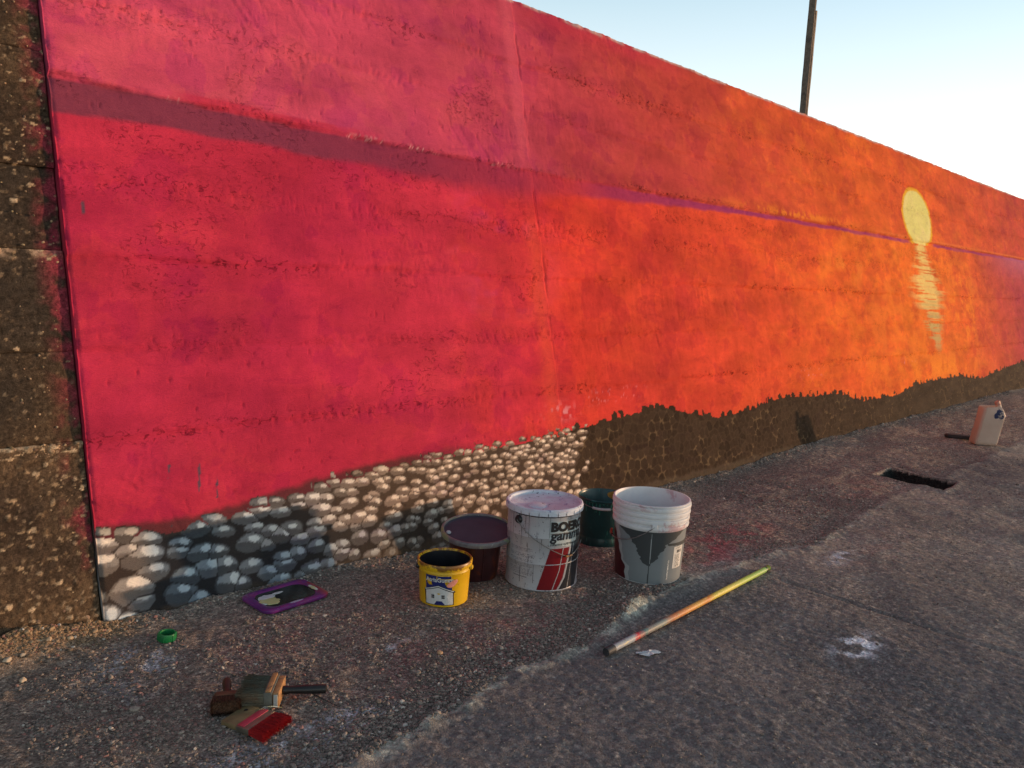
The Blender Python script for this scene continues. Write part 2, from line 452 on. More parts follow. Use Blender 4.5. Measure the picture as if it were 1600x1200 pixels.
# ------------------------------------------------------------------ mural wall
def wall_relief(X, Z, rough_right=True):
    """relief of the render, metres, positive towards the viewer"""
    right = ss(2.9, 3.3, X)
    d = 0.007 * fbm(X * 1.3, Z * 1.3, 101, 3) + 0.0032 * fbm(X * 6, Z * 6, 102, 4)
    d = d + (0.0011 + 0.0013 * right) * fbm(X * 16, Z * 24, 103, 4)
    # ledges left by the formwork boards
    for zl, amp, s in ((.575, .0035, 1), (.86, .0022, 2), (1.15, .0045, 3), (1.40, .002, 4), (1.70, .0075, 5), (2.0, .003, 6), (2.25, .004, 7)):
        if s == 5: zl = np.interp(X, [.8, 1.0, 1.4, 2.0, 3, 60], [1.730, 1.726, 1.716, 1.704, 1.696, 1.696])
        q = Z - zl - 0.014 * (.35 if s == 5 else 1) * fbm(X * 2.2, X * 0, 110 + s, 4) - 0.008 * fbm(X * 18, Z * 10, 210 + s, 3)
        a = 1.5 * amp * (0.45 + 1.0 * vn(X * 1.7, X * 0, 120 + s))
        d = d + a * ss(-.006, .008, q) * np.exp(-np.maximum(q, 0) / .16)
        d = d - a * 0.9 * np.exp(-((q + .012) / .010) ** 2) * ss(.35, .75, vn(X * 9, Z * 30, 130 + s))
        pits = ss(.60, .74, vn(X * 62 + Z * 35 * (s % 3 - 1), Z * 48, 140 + s)) * np.exp(-(q / .030) ** 2) * ss(.32, .55, vn(X * 3.3, X * 0, 150 + s))
        d = d - .0035 * pits - .0030 * ss(.5, .8, vn(X * 24, Z * 60, 145 + s)) * np.exp(-(q / .012) ** 2) * ss(.35, .6, vn(X * 2.1, X * 0, 155 + s))
    # vertical construction joint: raised strip with a crack
    jc = 3.0 + 0.012 * fbm(Z * 3, Z * 0, 160, 3)
    st = ss(-.075, -.055, X - jc) * (1 - ss(.02, .035, X - jc))
    st = ss(-.095, -.045, X - jc + .02 * fbm(Z * 9, Z * 0, 165, 3)) * (1 - ss(.022, .045, X - jc + .012 * fbm(Z * 30, Z * 0, 166, 3)))
    d = d + 0.0035 * st * ss(.9, 1.6, Z)
    d = d - 0.008 * np.exp(-((X - jc - .036 - .006 * fbm(Z * 25, Z * 0, 161, 3)) / .006) ** 2) * ss(.42, .62, vn(Z * 9, Z * 0, 162)) * ss(.5, 1.2, Z)
    # comb / trowel drags
    for cx, cz, sx, sz, ang, s in ((4.55, 1.0, .75, .16, .05, 170), (4.0, .78, .4, .14, .25, 171), (5.4, 1.25, .6, .25, -.1, 172), (5.6, .6, .8, .15, .2, 173), (2.4, 1.9, .5, .3, .5, 174), (6.8, .9, 1.2, .3, .1, 175), (1.6, 2.1, .5, .25, .6, 176)):
        g = np.exp(-((X - cx) / sx) ** 2 - ((Z - cz) / sz) ** 2) * ss(.4, .7, vn(X * 6, Z * 6, s + 30))
        u = X * math.cos(ang) + Z * math.sin(ang); v = -X * math.sin(ang) + Z * math.cos(ang)
        d = d - .0034 * g * ss(.52, .75, vn(u * 62, v * 8, s))
    # scattered scratches and pinholes
    wa = 1.6 * fbm(X * 1.5, Z * 1.5, 185, 2)
    sc_ = ss(.80, .9, vn((X + Z * wa) * 75, (Z - X * wa) * 26, 180)) * ss(.55, .75, vn(X * 2.4, Z * 2.4, 181))
    rp = ss(.05, .45, fbm(X * 2.1, Z * 2.6, 186, 3) + .25 * right)
    d = d - .0022 * rp * np.abs(fbm(X * 14, Z * 20, 187, 4)) ** .7 + .0012 * fbm(X * 70, Z * 60, 188, 2) * (.35 + rp)
    d = d - .0022 * sc_ - .006 * ss(.93, .965, vn(X * 75, Z * 75, 182)) * ss(.35, .7, vn(X * 5, Z * 5, 183))
    d = d - .002 * np.abs(fbm(X * 5, Z * 5, 184, 4) * 1.0) ** 0.5 * right
    return d

ROCKTOP = np.array([(.8, .29), (.83, .30), (1.11, .285), (1.32, .30), (1.47, .325), (1.79, .355), (2.05, .37), (2.46, .38), (3.0, .39), (3.15, .40), (3.48, .425), (3.80, .45), (3.92, .455), (4.17, .40), (4.53, .335), (5.04, .35), (5.43, .395), (5.84, .375), (6.41, .355), (6.9, .26), (7.65, .255), (8.18, .315), (8.9, .33), (9.57, .325), (10.25, .25), (11.07, .30), (12.34, .37), (14, .42), (20, .35), (60, .35)])

def cells(u, v, s, jit=.36, wt=0.0):
    """nearest jittered cell: F1, F2, centre offset (du,dv), cell id coords"""
    iu = np.floor(u).astype(np.int64); iv = np.floor(v).astype(np.int64)
    F1 = np.full(u.shape, 9.); F2 = np.full(u.shape, 9.); du = np.zeros(u.shape); dv = np.zeros(u.shape)
    ci = np.zeros(u.shape, np.int64); cj = np.zeros(u.shape, np.int64)
    for a in (-1, 0, 1):
        for b in (-1, 0, 1):
            i = iu + a; j = iv + b
            px = i + .5 + (j % 2) * .5 - .25 + jit * (_h(i, j, s) * 2 - 1); py = j + .5 + jit * (_h(i, j, s + 1) * 2 - 1)
            x = u - px; y = v - py; d = np.hypot(x, y) - wt * (_h(i, j, s + 9) - .5)
            cl = d < F1
            F2 = np.where(cl, F1, np.minimum(F2, d))
            du = np.where(cl, x, du); dv = np.where(cl, y, dv); ci = np.where(cl, i, ci); cj = np.where(cl, j, cj)
            F1 = np.where(cl, d, F1)
    return F1, F2, du, dv, ci, cj

_sx = np.linspace(0, 70, 7001)
_size = np.interp(_sx, [0, .8, 1.1, 1.6, 2.2, 3.2, 6, 9, 70], [.100, .098, .092, .074, .058, .052, .052, .065, .08])
_U = np.concatenate([[0], np.cumsum(1 / _size[:-1] * .01)])

def mural_colour(X, Z):
    n1 = fbm(X * 1.7, Z * 1.9, 301, 4); n2 = fbm(X * 5, Z * 6, 302, 4); n3 = fbm(X * 3, Z * 14, 303, 3); n4 = fbm(X * 22, Z * 22, 304, 3)
    w_ = n1 * .5
    # below the painted horizon: crimson -> vermilion -> orange -> rust
    ks = [(.8, (.52, .033, .070)), (1.6, (.52, .031, .070)), (2.4, (.54, .035, .068)), (2.95, (.60, .038, .050)), (3.25, (.66, .050, .036)), (4.2, (.66, .062, .034)), (5.4, (.70, .085, .030)), (6.8, (.76, .125, .026)), (8.6, (.80, .16, .024)), (10.2, (.72, .12, .03)), (11.6, (.50, .07, .05)), (13.5, (.40, .05, .08)), (60, (.40, .05, .08))]
    kx = np.array([k[0] for k in ks]); kc = np.array([k[1] for k in ks])
    xx = X + w_ * .7 * ss(2, 4, X) + .12 * n2
    low = np.stack([np.interp(xx, kx, kc[:, i]) for i in range(3)], -1)
    ku = [(.8, (.60, .074, .135)), (2.0, (.54, .064, .120)), (2.9, (.48, .055, .100)), (3.8, (.46, .052, .058)), (4.8, (.52, .064, .046)), (5.6, (.60, .085, .036)), (7.2, (.70, .11, .028)), (9, (.72, .12, .028)), (11, (.62, .09, .035)), (14, (.5, .06, .05)), (60, (.5, .06, .05))]
    kx = np.array([k[0] for k in ku]); kc = np.array([k[1] for k in ku])
    upp = np.stack([np.interp(xx, kx, kc[:, i]) for i in range(3)], -1)
    zt = np.interp(X, [.8, 1.0, 1.4, 2.0, 3, 60], [1.725, 1.722, 1.712, 1.70, 1.692, 1.692]) + .006 * fbm(X * 3, X * 0, 305, 3) + .004 * n4
    up = ss(-.004, .004, Z - zt)
    c = low * (1 - up[..., None]) + upp * up[..., None]
    # magenta ghosts near the joint, brighter and duller passes of the roller
    c = mix(c, (.50, .045, .16), ss(.1, .5, n2 + .4 * n3) * np.exp(-((X - 2.75) / .28) ** 2 - ((Z - 1.25) / .3) ** 2) * .85)
    c = mix(c, (.64, .05, .04), ss(-.1, .4, n1 + n2) * ss(2.2, 2.7, X) * ss(3.3, 2.9, X) * ss(1.7, 1.2, Z) * .5)
    br1 = fbm(X * 9, Z * 26, 311, 3); br2 = fbm(X * 26, Z * 9, 312, 3); blot = fbm(X * 7, Z * 8, 313, 5)
    c = c * (1 + .05 * np.tanh(2 * br1) + .03 * np.tanh(2 * br2) + .05 * np.tanh(3 * blot))[..., None]
    c = mix(c, c * np.array([.84, .74, .98]), ss(.22, .27, blot + .3 * n1) * .8)
    c = mix(c, c * np.array([1.06, 1.2, 1.0]), ss(.20, .24, fbm(X * 4, Z * 6, 314, 5)) * .7)
    roll = fbm(X * 2.6 + 5, Z * 7.5, 306, 3); roll2 = vn(X * 3.1, Z * 9, 307)
    c = c * (1 + .13 * np.tanh(2.4 * roll) + .05 * n2 + .05 * n4)[..., None]
    c = mix(c, c * np.array([1.12, 1.6, .9]), ss(.15, .4, fbm(X * 3.4, Z * 8.2, 308, 5)) * ss(3.6, 6, X) * .28)
    c = mix(c, c * np.array([.70, .62, .95]), ss(.18, .5, fbm(X * 1.8, Z * 2.2, 309, 4)) * .45)
    for y_ in (2.25, 1.98):
        c = mix(c, c * np.array([.8, .78, .9]), np.exp(-((Z - y_ - .05 * n1) / .10) ** 2) * ss(0, .5, fbm(X * 1.6, Z * 5, 320, 3)) * .6)
    c = mix(c, (.52, .035, .07), np.exp(-((Z - 2.55) / .06) ** 2) * ss(3, 3.4, X) * ss(5, 4, X) * .5)
    # distant land: dusky purple band, thinning to a violet line towards the sun
    bw = np.interp(X, [.8, 1.3, 1.9, 2.5, 2.95, 3.3, 3.7, 4.2, 5.2, 60], [.112, .105, .105, .13, .14, .09, .075, .055, .032, .026])
    q = (zt - Z)
    soft = np.interp(X, [.8, 1.8, 2.4, 3, 3.4, 5], [.006, .012, .04, .07, .02, .008])
    band = (1 - up) * (1 - ss(-soft, soft, q - bw - .012 * n2))
    fade = np.interp(X, [.8, 2.0, 2.9, 3.3, 3.7, 4.0, 5, 8.5, 8.62, 9.22, 9.3, 14], [1, .95, .7, .35, .8, .85, .95, .95, 0, 0, .9, .9])
    bc = np.stack([np.interp(X, [.8, 1.5, 2.6, 3.4, 5, 60], v_) for v_ in ([.235, .225, .25, .30, .32, .28], [.043, .040, .030, .030, .036, .050], [.076, .078, .070, .10, .14, .18])], -1)
    c = c * (1 - (band * fade)[..., None]) + bc * (band * fade)[..., None]
    # lilac haze under the line on the far right
    c = mix(c, (.52, .15, .24), (1 - up) * ss(10.5, 13, X) * np.exp(-(q / .22) ** 2) * .65)
    # orange flecks above the line
    c = mix(c, (.80, .22, .025), up * np.exp(-((Z - 1.73) / .03) ** 2) * np.exp(-((X - 6.1) / .9) ** 2) * ss(-.1, .2, n4 + n2) * .9)
    c = mix(c, (.80, .20, .05), up * np.exp(-((Z - 1.715) / .014) ** 2) * ss(7.4, 8, X) * .6)
    # glow of orange on the water round the sun path
    g = np.exp(-((X - 8.2) / 1.5) ** 2 - ((Z - .9) / .8) ** 2)
    c = mix(c, (.86, .215, .03), g * ss(-.2, .4, n2 + .6 * n3) * .6)
    c = mix(c, (.88, .24, .03), np.exp(-((X - 10.0) / .5) ** 2 - ((Z - 1.0) / .5) ** 2) * ss(0, .35, n2 + n4 * .6) * .85)
    c = mix(c, (.88, .26, .04), np.exp(-((X - 6.9) / .35) ** 2 - ((Z - 1.35) / .12) ** 2) * ss(.05, .3, n2) * .6)
    c = mix(c, (.90, .26, .03), np.exp(-((X - 9.1) / 1.1) ** 2 - ((Z - .42) / .12) ** 2) * ss(-.3, .2, n2) * .8)
    c = mix(c, (.54, .034, .075), up * ss(.040, .030, Z - zt + .01 * n4) * ss(1.15, 1.3, X) * ss(2.2, 1.7, X) * .8)
    c = mix(c, (.80, .42, .45), np.exp(-((Z - zt - .004) / .007) ** 2) * .7 * ss(.60, .68, vn(X * 130, Z * 130, 346)) * ss(.4, .6, vn(X * 6, X * 0, 347)) * ss(1.1, 1.3, X) * ss(3, 2.7, X))
    # painted sun, its lower part cut by the horizon
    cx, cz = 8.86, 1.93
    e = np.hypot((X - cx) / .42, (Z - cz) / .315)
    inside = (Z > 1.665 + .01 * n4)
    c = mix(c, (.78, .40, .03), inside * (1 - ss(.98, 1.03, e + .02 * n4)))
    c = mix(c, mix(np.array([.74, .66, .22]), np.array([.80, .68, .26]), ss(-.3, .3, n2)), inside * (1 - ss(.88, .93, e + .03 * n4)))
    # its broken reflection in brush strokes
    t = np.clip((1.665 - Z) / 1.15, 0, 1)
    wid = np.interp(t, [0, .1, .25, .42, .6, .8, 1], [.17, .22, .42, .60, .42, .26, .05]); cc = 8.86 + .14 * t
    strokes = vn(X * 1.5 + 60 + 9 * _h(np.floor(Z * 34).astype(int), 0 * np.floor(Z * 34).astype(int), 331), Z * 34 + X * 1.2, 330)
    fine = vn(X * 3 + 20, Z * 75 + X * 2, 332)
    rr = np.abs(X - cc + .25 * wid * (strokes - .5)) / wid
    on = (Z < 1.665) * (t < 1)
    core = ss(.62, .30, rr) * ss(.22, .42, fine)
    wide = ss(1.15, .55, rr) * ss(.50, .62, strokes * .6 + fine * .5)
    rc = mix(np.array([.82, .60, .20]), np.array([.52, .38, .15]), ss(.45, .8, t + .35 * (fine - .5)))
    c = mix(c, rc, on * np.clip(core * .74 + wide * .55, 0, .9) * ss(1, .85, t))
    jst = np.exp(-((X - 2.985 + .015 * n2) / .055) ** 2)
    c = mix(c, (.64, .10, .15), jst * ss(1.70, 1.85, Z) * .55)
    c = mix(c, (.72, .085, .045), jst * ss(1.6, 1.3, Z) * .5)
    # splashes and marks of grey paint
    for px, pz, w2, h2 in ((1.145, .41, .004, .045), (1.205, .37, .0035, .035), (.80 + .06, 1.31, .005, .022), (1.045, .445, .004, .022)):
        c = mix(c, (.13, .06, .09), (np.abs(X - px - .12 * (Z - pz)) < w2) * (np.abs(Z - pz) < h2) * ss(.2, .5, vn(Z * 60, X * 90, 340)))
    c = mix(c, (.85, .42, .50), ss(.80, .88, vn(X * 90, Z * 90, 341)) * np.exp(-((Z - .52 + .03 * n1) / .03) ** 2) * ss(.6, .8, vn(X * 2, Z, 342)) * .4)
    for bx, bz in ((3.05, .47),):
        c = mix(c, (.80, .30, .33), np.exp(-((X - bx) / .1) ** 2 - ((Z - bz) / .035) ** 2) * ss(.55, .7, vn(X * 45, Z * 45, 343)) * .8)
    # raw lime crumbs along the top edge
    c = mix(c, (.62, .45, .40), ss(2.565, 2.585, Z + .012 * fbm(X * 9, X * 0, 344, 4)) * ss(-.3, .2, fbm(X * 6, Z * 6, 345, 3)) * .8)

    # ---- painted boulders and pebbles
    rt = np.interp(X, ROCKTOP[:, 0], ROCKTOP[:, 1])
    near = Z < .62
    Xn = X[near]; Zn = Z[near]
    sz = np.interp(Xn, _sx, _size)
    grow = 1 + .30 * ss(.16, .02, Zn) * (Xn < 2)
    u = np.interp(Xn, _sx, _U); v = Zn / (sz * .66) * (.78 + .75 * Zn)
    wob = .10
    u2 = u + wob * fbm(Xn * 14, Zn * 14, 350, 3); v2 = v + wob * fbm(Xn * 14, Zn * 14, 351, 3)
    F1, F2, du, dv, ci, cj = cells(u2, v2, 352, .40, .34)
    cz_ = Zn - dv * sz * .66 / (.78 + 1.5 * Zn)
    rtn = np.interp(Xn, ROCKTOP[:, 0], ROCKTOP[:, 1])
    hid = _h(ci, cj, 360); hid2 = _h(ci, cj, 361); hid3 = _h(ci, cj, 362)
    rock = cz_ < rtn - .012 + .02 * (hid - .5)
    rock = rock & ((F2 - F1 > .05) | (Zn < rtn - .03)) | (Zn < rtn - .045)
    border = 3.18 + .10 * (hid - .5)                   # finished pebbles left of here, only blocked in on the right
    light = rock & (Xn - du * sz < border)
    e0_ = np.hypot(du / 1.1, dv * 1.05) / (.40 + .27 * _h(ci, cj, 361))
    thin = light & ((F2 - F1 < .10) | (e0_ > 1.05)) & (Zn > rtn - .04)
    light = light & ~thin; rock = rock & ~thin
    brown = rock & ~light
    cn = c[near]
    fl = .030 * fbm(Xn * 60, Zn * 60, 353, 2)
    # finished pebbles: dark gaps, grey-brown body, brushed top light, small bright spot at the upper right
    ang = (hid2 - .5) * 1.1; ca = np.cos(ang); sa = np.sin(ang)
    lx = (du * ca + dv * sa); ly = (-du * sa + dv * ca)
    hw = _h(ci, cj, 361)
    rad = (.40 + .27 * hw) * (1 - .10 * ss(1.4, 2.2, Xn))
    elong = 1.0 + .25 * hid3
    e1 = np.hypot(lx / elong, ly * 1.08) / rad
    body = (1 - ss(.98, 1.04, e1 + fl * 2)) * ss(.02, .05, F2 - F1)
    warm = ss(1.2, 2.0, Xn)[:, None]
    gapc = np.array([.040, .034, .033]) * (1 - warm) + np.array([.085, .055, .038]) * warm
    darkc = np.array([.105, .103, .106]) * (1 - warm) + np.array([.20, .14, .105]) * warm
    midc = np.array([.24, .25, .262]) * (1 - warm) + np.array([.42, .30, .22]) * warm
    hic = np.array([.60, .62, .62]) * (1 - warm) + np.array([.80, .63, .49]) * warm
    ec = np.clip(np.abs(Xn - .9) * 9, 0, 1)            # first column is warmer
    st = .14 * (vn(lx * 14 + hid * 50, ly * 3 + hid * 9, 354) - .5)
    topl = ss(-.03, .02, dv + .25 * du * (hid2 - .3) + .03 + st + .06 * (hid3 - .5)) * (1 - ss(.84, .90, e1 + st))
    hx = (.10 + .12 * hid) * rad * 2; hy = (.12 + .10 * hid3) * rad * 2
    hs = np.hypot((du - hx) / (.10 + .30 * rad * (.4 + hid3)), (dv - hy) / (.10 + .22 * rad * (.5 + hid)))
    spot = (1 - ss(.90, 1.04, hs + 5 * fl + st * 1.6)) * (hid2 > .10) * (e1 < .97)
    pc = gapc.copy()
    pc = pc * (1 - body[:, None]) + darkc * (.75 + .6 * hid3)[:, None] * body[:, None]
    pc = pc * (1 - (topl * body)[:, None]) + midc * (.70 + .6 * hid)[:, None] * (topl * body)[:, None]
    pc = pc * (1 - (spot * body)[:, None]) + hic * (.82 + .3 * hid2)[:, None] * (spot * body)[:, None]
    shade_tint = (ss(2.24, 2.18, Xn) * ss(1.30, 1.36, Xn) * ss(.145, .12, Zn + .01 * fbm(Xn * 9, Zn * 0, 365, 2)) + ss(1.22, 1.14, Xn) * ss(.90, .98, Xn))[:, None]  # bucket shadow painted into the stone colours along the foot, darker and bluer
    shade_tint = np.clip(shade_tint, 0, 1) * .75
    pc = pc * (1 - shade_tint) + pc * np.array([.50, .66, .82]) * shade_tint
    w1 = (ss(1.0, .92, Xn) * ss(.02, .10, Zn))[:, None] * .7  # sunlit warmth of the stones left of that shadow, put into the colour
    pc = pc * (1 - w1) + pc * np.array([1.45, 1.1, .85]) * w1
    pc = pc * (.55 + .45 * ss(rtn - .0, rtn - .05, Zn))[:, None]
    # blocked-in stones: dark upright dabs on a warmer brown ground, a few ochre chinks left open
    bu = u * .95 + .12 * fbm(Xn * 16, Zn * 16, 371, 2); bv = Zn / (sz * .95) + .12 * fbm(Xn * 16, Zn * 16, 372, 2)
    G1, G2, gu, gv, gi, gj = cells(bu, bv, 373, .42)
    gh_ = _h(gi, gj, 374); top_ = Zn - gv * sz * .95
    brown_r = ((top_ < rtn - .012) & ((G1 < .50) | (Zn < rtn - .03))) | (Zn < rtn - .035)
    brown = brown_r & (~light) & (Xn > border - .12)
    gap = ss(.16, .05, G2 - G1 + .06 * (vn(Xn * 40, Zn * 40, 355) - .5)) * ss(-.01, .04, rtn - .02 - Zn)
    chink = ss(.60, .66, G1 + .10 * (vn(Xn * 50, Zn * 50, 376) - .5)) * ss(.42, .58, vn(Xn * 7 + 3, Zn * 7, 359)) * ss(.22, .1, G2 - G1) * ss(.0, .05, rtn - .03 - Zn)
    far = ss(5, 9, Xn)[:, None]
    bc_ = np.array([.048, .029, .018]) * (.75 + .5 * gh_)[:, None] * (1 - far) + np.array([.056, .037, .024]) * (.7 + .6 * vn(Xn * 7, Zn * 22, 357))[:, None] * far
    gap = gap * (.75 - .35 * far[:, 0]); chink = chink * (.75 - .35 * far[:, 0])
    bc_ = bc_ * (1 - gap[:, None]) + np.array([.078, .048, .029]) * gap[:, None]
    bc_ = bc_ * (1 - chink[:, None]) + np.array([.155, .098, .052]) * chink[:, None]
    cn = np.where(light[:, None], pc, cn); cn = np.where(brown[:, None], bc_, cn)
    # dark halo where the stones meet the red
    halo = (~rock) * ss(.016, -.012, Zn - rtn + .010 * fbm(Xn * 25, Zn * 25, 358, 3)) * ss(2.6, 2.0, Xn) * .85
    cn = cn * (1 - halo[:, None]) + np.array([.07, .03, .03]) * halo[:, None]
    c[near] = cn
    # dirt splashed up from the ground
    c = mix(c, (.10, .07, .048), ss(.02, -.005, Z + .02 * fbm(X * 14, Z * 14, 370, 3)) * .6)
    return np.clip(c, .012, .92)

def roughness_map(X, Z):
    """where the render was left broken and pitted (0..1)"""
    r = 0.45 * ss(.22, .5, fbm(X * 3.2, Z * 4.5, 190, 4)) * ss(-.1, .4, fbm(X * .9, Z * 1.2, 191, 2)) * ss(.5, .7, Z)
    for zl, amp, s, wd in ((.575, .9, 1, .022), (1.15, 1., 3, .028), (1.40, .6, 4, .05), (1.56, .55, 8, .05), (1.705, 1., 5, .012), (2.0, .5, 6, .05), (2.25, .9, 7, .04), (.86, .45, 2, .03)):
        q = Z - zl - .014 * fbm(X * 2.2, X * 0, 110 + s, 4) - .012 * fbm(X * 9, Z * 10, 410 + s, 3)
        r = np.maximum(r, amp * np.exp(-(q / wd) ** 2) * ss(.38, .62, vn(X * 2.6 + 3, X * 0, 150 + s)))
    return np.clip(r * (.75 + .25 * ss(2.5, 3.3, X)), 0, 1)

def wall_top(X): return 2.59 + .006 * fbm(X * 5, X * 0, 190, 4)

zr = np.array(sorted(set(np.round(spaced(-.06, .47, .0052, .0052) + spaced(.47, 2.59, .0095, .0105), 5))))
def panel(name, x0, x1, xs, label):
    xs = np.array(xs); X, Z = np.meshgrid(xs, zr, indexing='ij')
    d = wall_relief(X, Z)
    # crumbled top arris and side edges
    top = ss(2.555, 2.59, Z)
    d = d - top * (.010 + .010 * fbm(X * 16, Z * 10, 191, 3) + .006 * fbm(X * 60, Z * 5, 192, 2))
    edge = ss(.812, .80, X) * .006 * (1 + fbm(Z * 22, Z * 0, 193, 3))
    d = d - edge
    Zt = Z + top * (wall_top(X) - 2.59)
    P = np.stack([X + 0 * X, BATTER * Zt - d, Zt], -1)
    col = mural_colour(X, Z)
    nx, nz = X.shape
    V = P.reshape(-1, 3); C_ = col.reshape(-1, 3); F = grid_faces(nx, nz)
    # rest of the slab: top, back and two ends
    n0 = len(V)
    tv = P[:, -1, :].copy(); bv = P[:, 0, :].copy()
    b1 = tv.copy(); b1[:, 1] = .98; b2 = bv.copy(); b2[:, 1] = .98
    V = np.concatenate([V, b1, b2]); C_ = np.concatenate([C_, np.tile([.3, .26, .22], (2 * nx, 1))])
    ti = np.arange(nx) * nz + nz - 1; bi = np.arange(nx) * nz
    B1 = n0 + np.arange(nx); B2 = n0 + nx + np.arange(nx)
    f1 = np.stack([ti[:-1], ti[1:], B1[1:], B1[:-1]], -1)
    f2 = np.stack([B1[:-1], B1[1:], B2[1:], B2[:-1]], -1)
    F = np.concatenate([F, f1, f2])
    me = np_mesh(name, V, F, True, C_)
    ra = me.attributes.new('rough', 'FLOAT', 'POINT'); rv_ = np.zeros(len(V), np.float32); rv_[:X.size] = roughness_map(X, Z).reshape(-1); ra.data.foreach_set('value', rv_)
    bm = bmesh.new(); bm.from_mesh(me); bm.verts.ensure_lookup_table()
    for k, rev in ((0, False), (nx - 1, True)):
        loop = [bm.verts[k * nz + i] for i in range(nz)] + [bm.verts[n0 + k], bm.verts[n0 + nx + k]]
        try: bm.faces.new(loop if rev else loop[::-1])
        except ValueError: pass
    bm.to_mesh(me); bm.free()
    o = link(name, me, wall_root, [M_wall]); o["label"] = label
    return o

wall_root = thing("painted_wall", "long leaning sea wall rendered and painted with a red and orange sunset mural", "wall", (0.8, 0, 0))
wall_root.location = (0, 0, 0)
panel("wall_panel", .8, 3.0, spaced(.8, 3.035, .0052, .0056), "crimson wall panel with painted light pebbles along its foot")
panel("wall_panel", 3.04, 60, spaced(3.0355, 6.5, .0062, .014) + spaced(6.52, 14, .014, .05)[1:] + spaced(14.1, 60, .2, 2)[1:], "orange wall panel with the painted sun and dark boulder outlines")

# ------------------------------------------------------------------ unpainted wall, poured in lifts
raw = thing("concrete_wall", "bare dark brown pebbly concrete wall left of the mural", "wall")
lifts = [(-.06, .5695), (.5705, .8495), (.8505, 1.1665), (1.1675, 1.4275), (1.4285, 1.80), (1.801, 2.18), (2.181, 2.56)]
xs_raw = np.array(sorted(set([.795] + spaced(.795, .40, .0042, .0042) + spaced(.40, -1.0, .02, .1) + spaced(-1, -12, .4, 2))))
stone_pts = []
for k, (z0, z1) in enumerate(lifts):
    zs = np.linspace(z0, z1, max(int((z1 - z0) / .0042), 8))
    X, Z = np.meshgrid(xs_raw, zs, indexing='ij')
    s = 400 + k * 7
    X_ = X + .004 * fbm(X * 60, Z * 60, 408, 2); Z_ = Z + .004 * fbm(X * 60, Z * 60, 409, 2)
    F1, F2, du, dv, ci, cj = cells(X_ * 85, Z_ * 110, 405, .45, .5)
    hid = _h(ci, cj, 406)
    coarse = {0: 1.0, 1: .35, 2: .30, 3: .3, 4: .75, 5: .9, 6: .9}[k]
    rub = np.exp(-((Z - z1) / .035) ** 2) * (1 if k in (0, 2) else .3)
    amt = np.clip(coarse * .55 + rub * .6, 0, 1)
    isst = (hid < .03 + .26 * amt)
    peb = np.clip(1 - F1 * 1.9, 0, 1) * isst
    d = .0045 * fbm(X * 5, Z * 5, s, 4) + .0022 * (1 + coarse) * fbm(X * 45, Z * 45, s + 1, 4) + .0045 * peb * (.5 + amt)
    step = {0: .006, 1: .0, 2: .004, 3: -.008, 4: .004, 5: 0, 6: .003}[k]
    em = np.minimum(ss(0, .012, Z - z0), ss(0, .010, z1 - Z))
    d = d + step - .0035 * (1 - em) * (1 + .8 * fbm(X * 30, Z * 5, s + 2, 3))
    base = mix((.088, .056, .033), (.047, .031, .021), ss(-.2, .4, fbm(X * 3, Z * 3, 470, 4)))
    if k in (1, 2, 3): base = mix(base, (.048, .036, .026), ss(-.35, .3, fbm(X * 2.5 + 4, Z * 3, 471, 3)) * .8)
    if k == 0: base = base * 1.25
    pcs = mix((.20, .13, .075), (.46, .34, .22), _h(ci, cj, 407) ** 2)
    c_ = mix(base, pcs, np.clip(peb * 2.2, 0, 1) * (.35 + .65 * amt))
    if k == 2: c_ = mix(c_, (.40, .27, .18), np.exp(-((Z - z1 + .012) / .014) ** 2) * ss(-.45, -.1, fbm(X * 14, Z * 30, 490, 3)) * .85)
    c_ = mix(c_, (.40, .30, .20), np.exp(-((Z - z1) / .007) ** 2) * ss(.0, .4, fbm(X * 12, X * 0, s + 3, 3)) * (1. if k in (0, 2) else .25))
    pink = ss(.70, .80, X + .03 * fbm(X * 6, Z * 4, 480, 4)) * ss(-.35, .35, fbm(X * 25, Z * 25, 481, 4) + .3 * ss(.4, .7, Z) - .2) * .8
    c_ = mix(c_, (.30, .035, .06), pink * ss(.12, .3, Z))
    K1, K2, ku_, kv_, ki, kj = cells(X_ * 42, Z_ * 75, 411, .45, .6)
    chip = (K1 < .20 + .10 * fbm(X * 90, Z * 90, 412, 2)) * (_h(ki, kj, 413) < {0: .13, 1: .02, 2: .02, 3: .03, 4: .20, 5: .14, 6: .14}[k] + .5 * rub)
    chip = chip * 1.0
    c_ = mix(c_, mix((.30, .20, .115), (.52, .38, .24), _h(ki, kj, 414)), chip * .9)
    d = d + .0025 * chip
    c_ = c_ * (1 + .55 * fbm(X * 110, Z * 110, 482, 2))[..., None]
    P = np.stack([X, BATTER * Z - d + .026, Z], -1)
    nx, nz = X.shape; n0 = nx * nz
    V = P.reshape(-1, 3)
    tv = P[:, -1].copy(); tv[:, 1] = .96; bv = P[:, 0].copy(); bv[:, 1] = .96
    V = np.concatenate([V, tv, bv]); CC = np.concatenate([c_.reshape(-1, 3), np.tile([.1, .08, .06], (2 * nx, 1))])
    ti = np.arange(nx) * nz + nz - 1; bi = np.arange(nx) * nz; T = n0 + np.arange(nx); B = T + nx
    F = np.concatenate([grid_faces(nx, nz), np.stack([ti[:-1], ti[1:], T[1:], T[:-1]], -1), np.stack([T[:-1], T[1:], B[1:], B[:-1]], -1), np.stack([B[:-1], B[1:], bi[1:], bi[:-1]], -1)])
    link("concrete_lift", np_mesh("concrete_lift", V, F, True, np.clip(CC, .01, .9)), raw, [M_conc])
    # larger stones standing proud
    nst = int((150 if k == 0 else 40) * (z1 - z0) / .3 * (.5 + coarse))
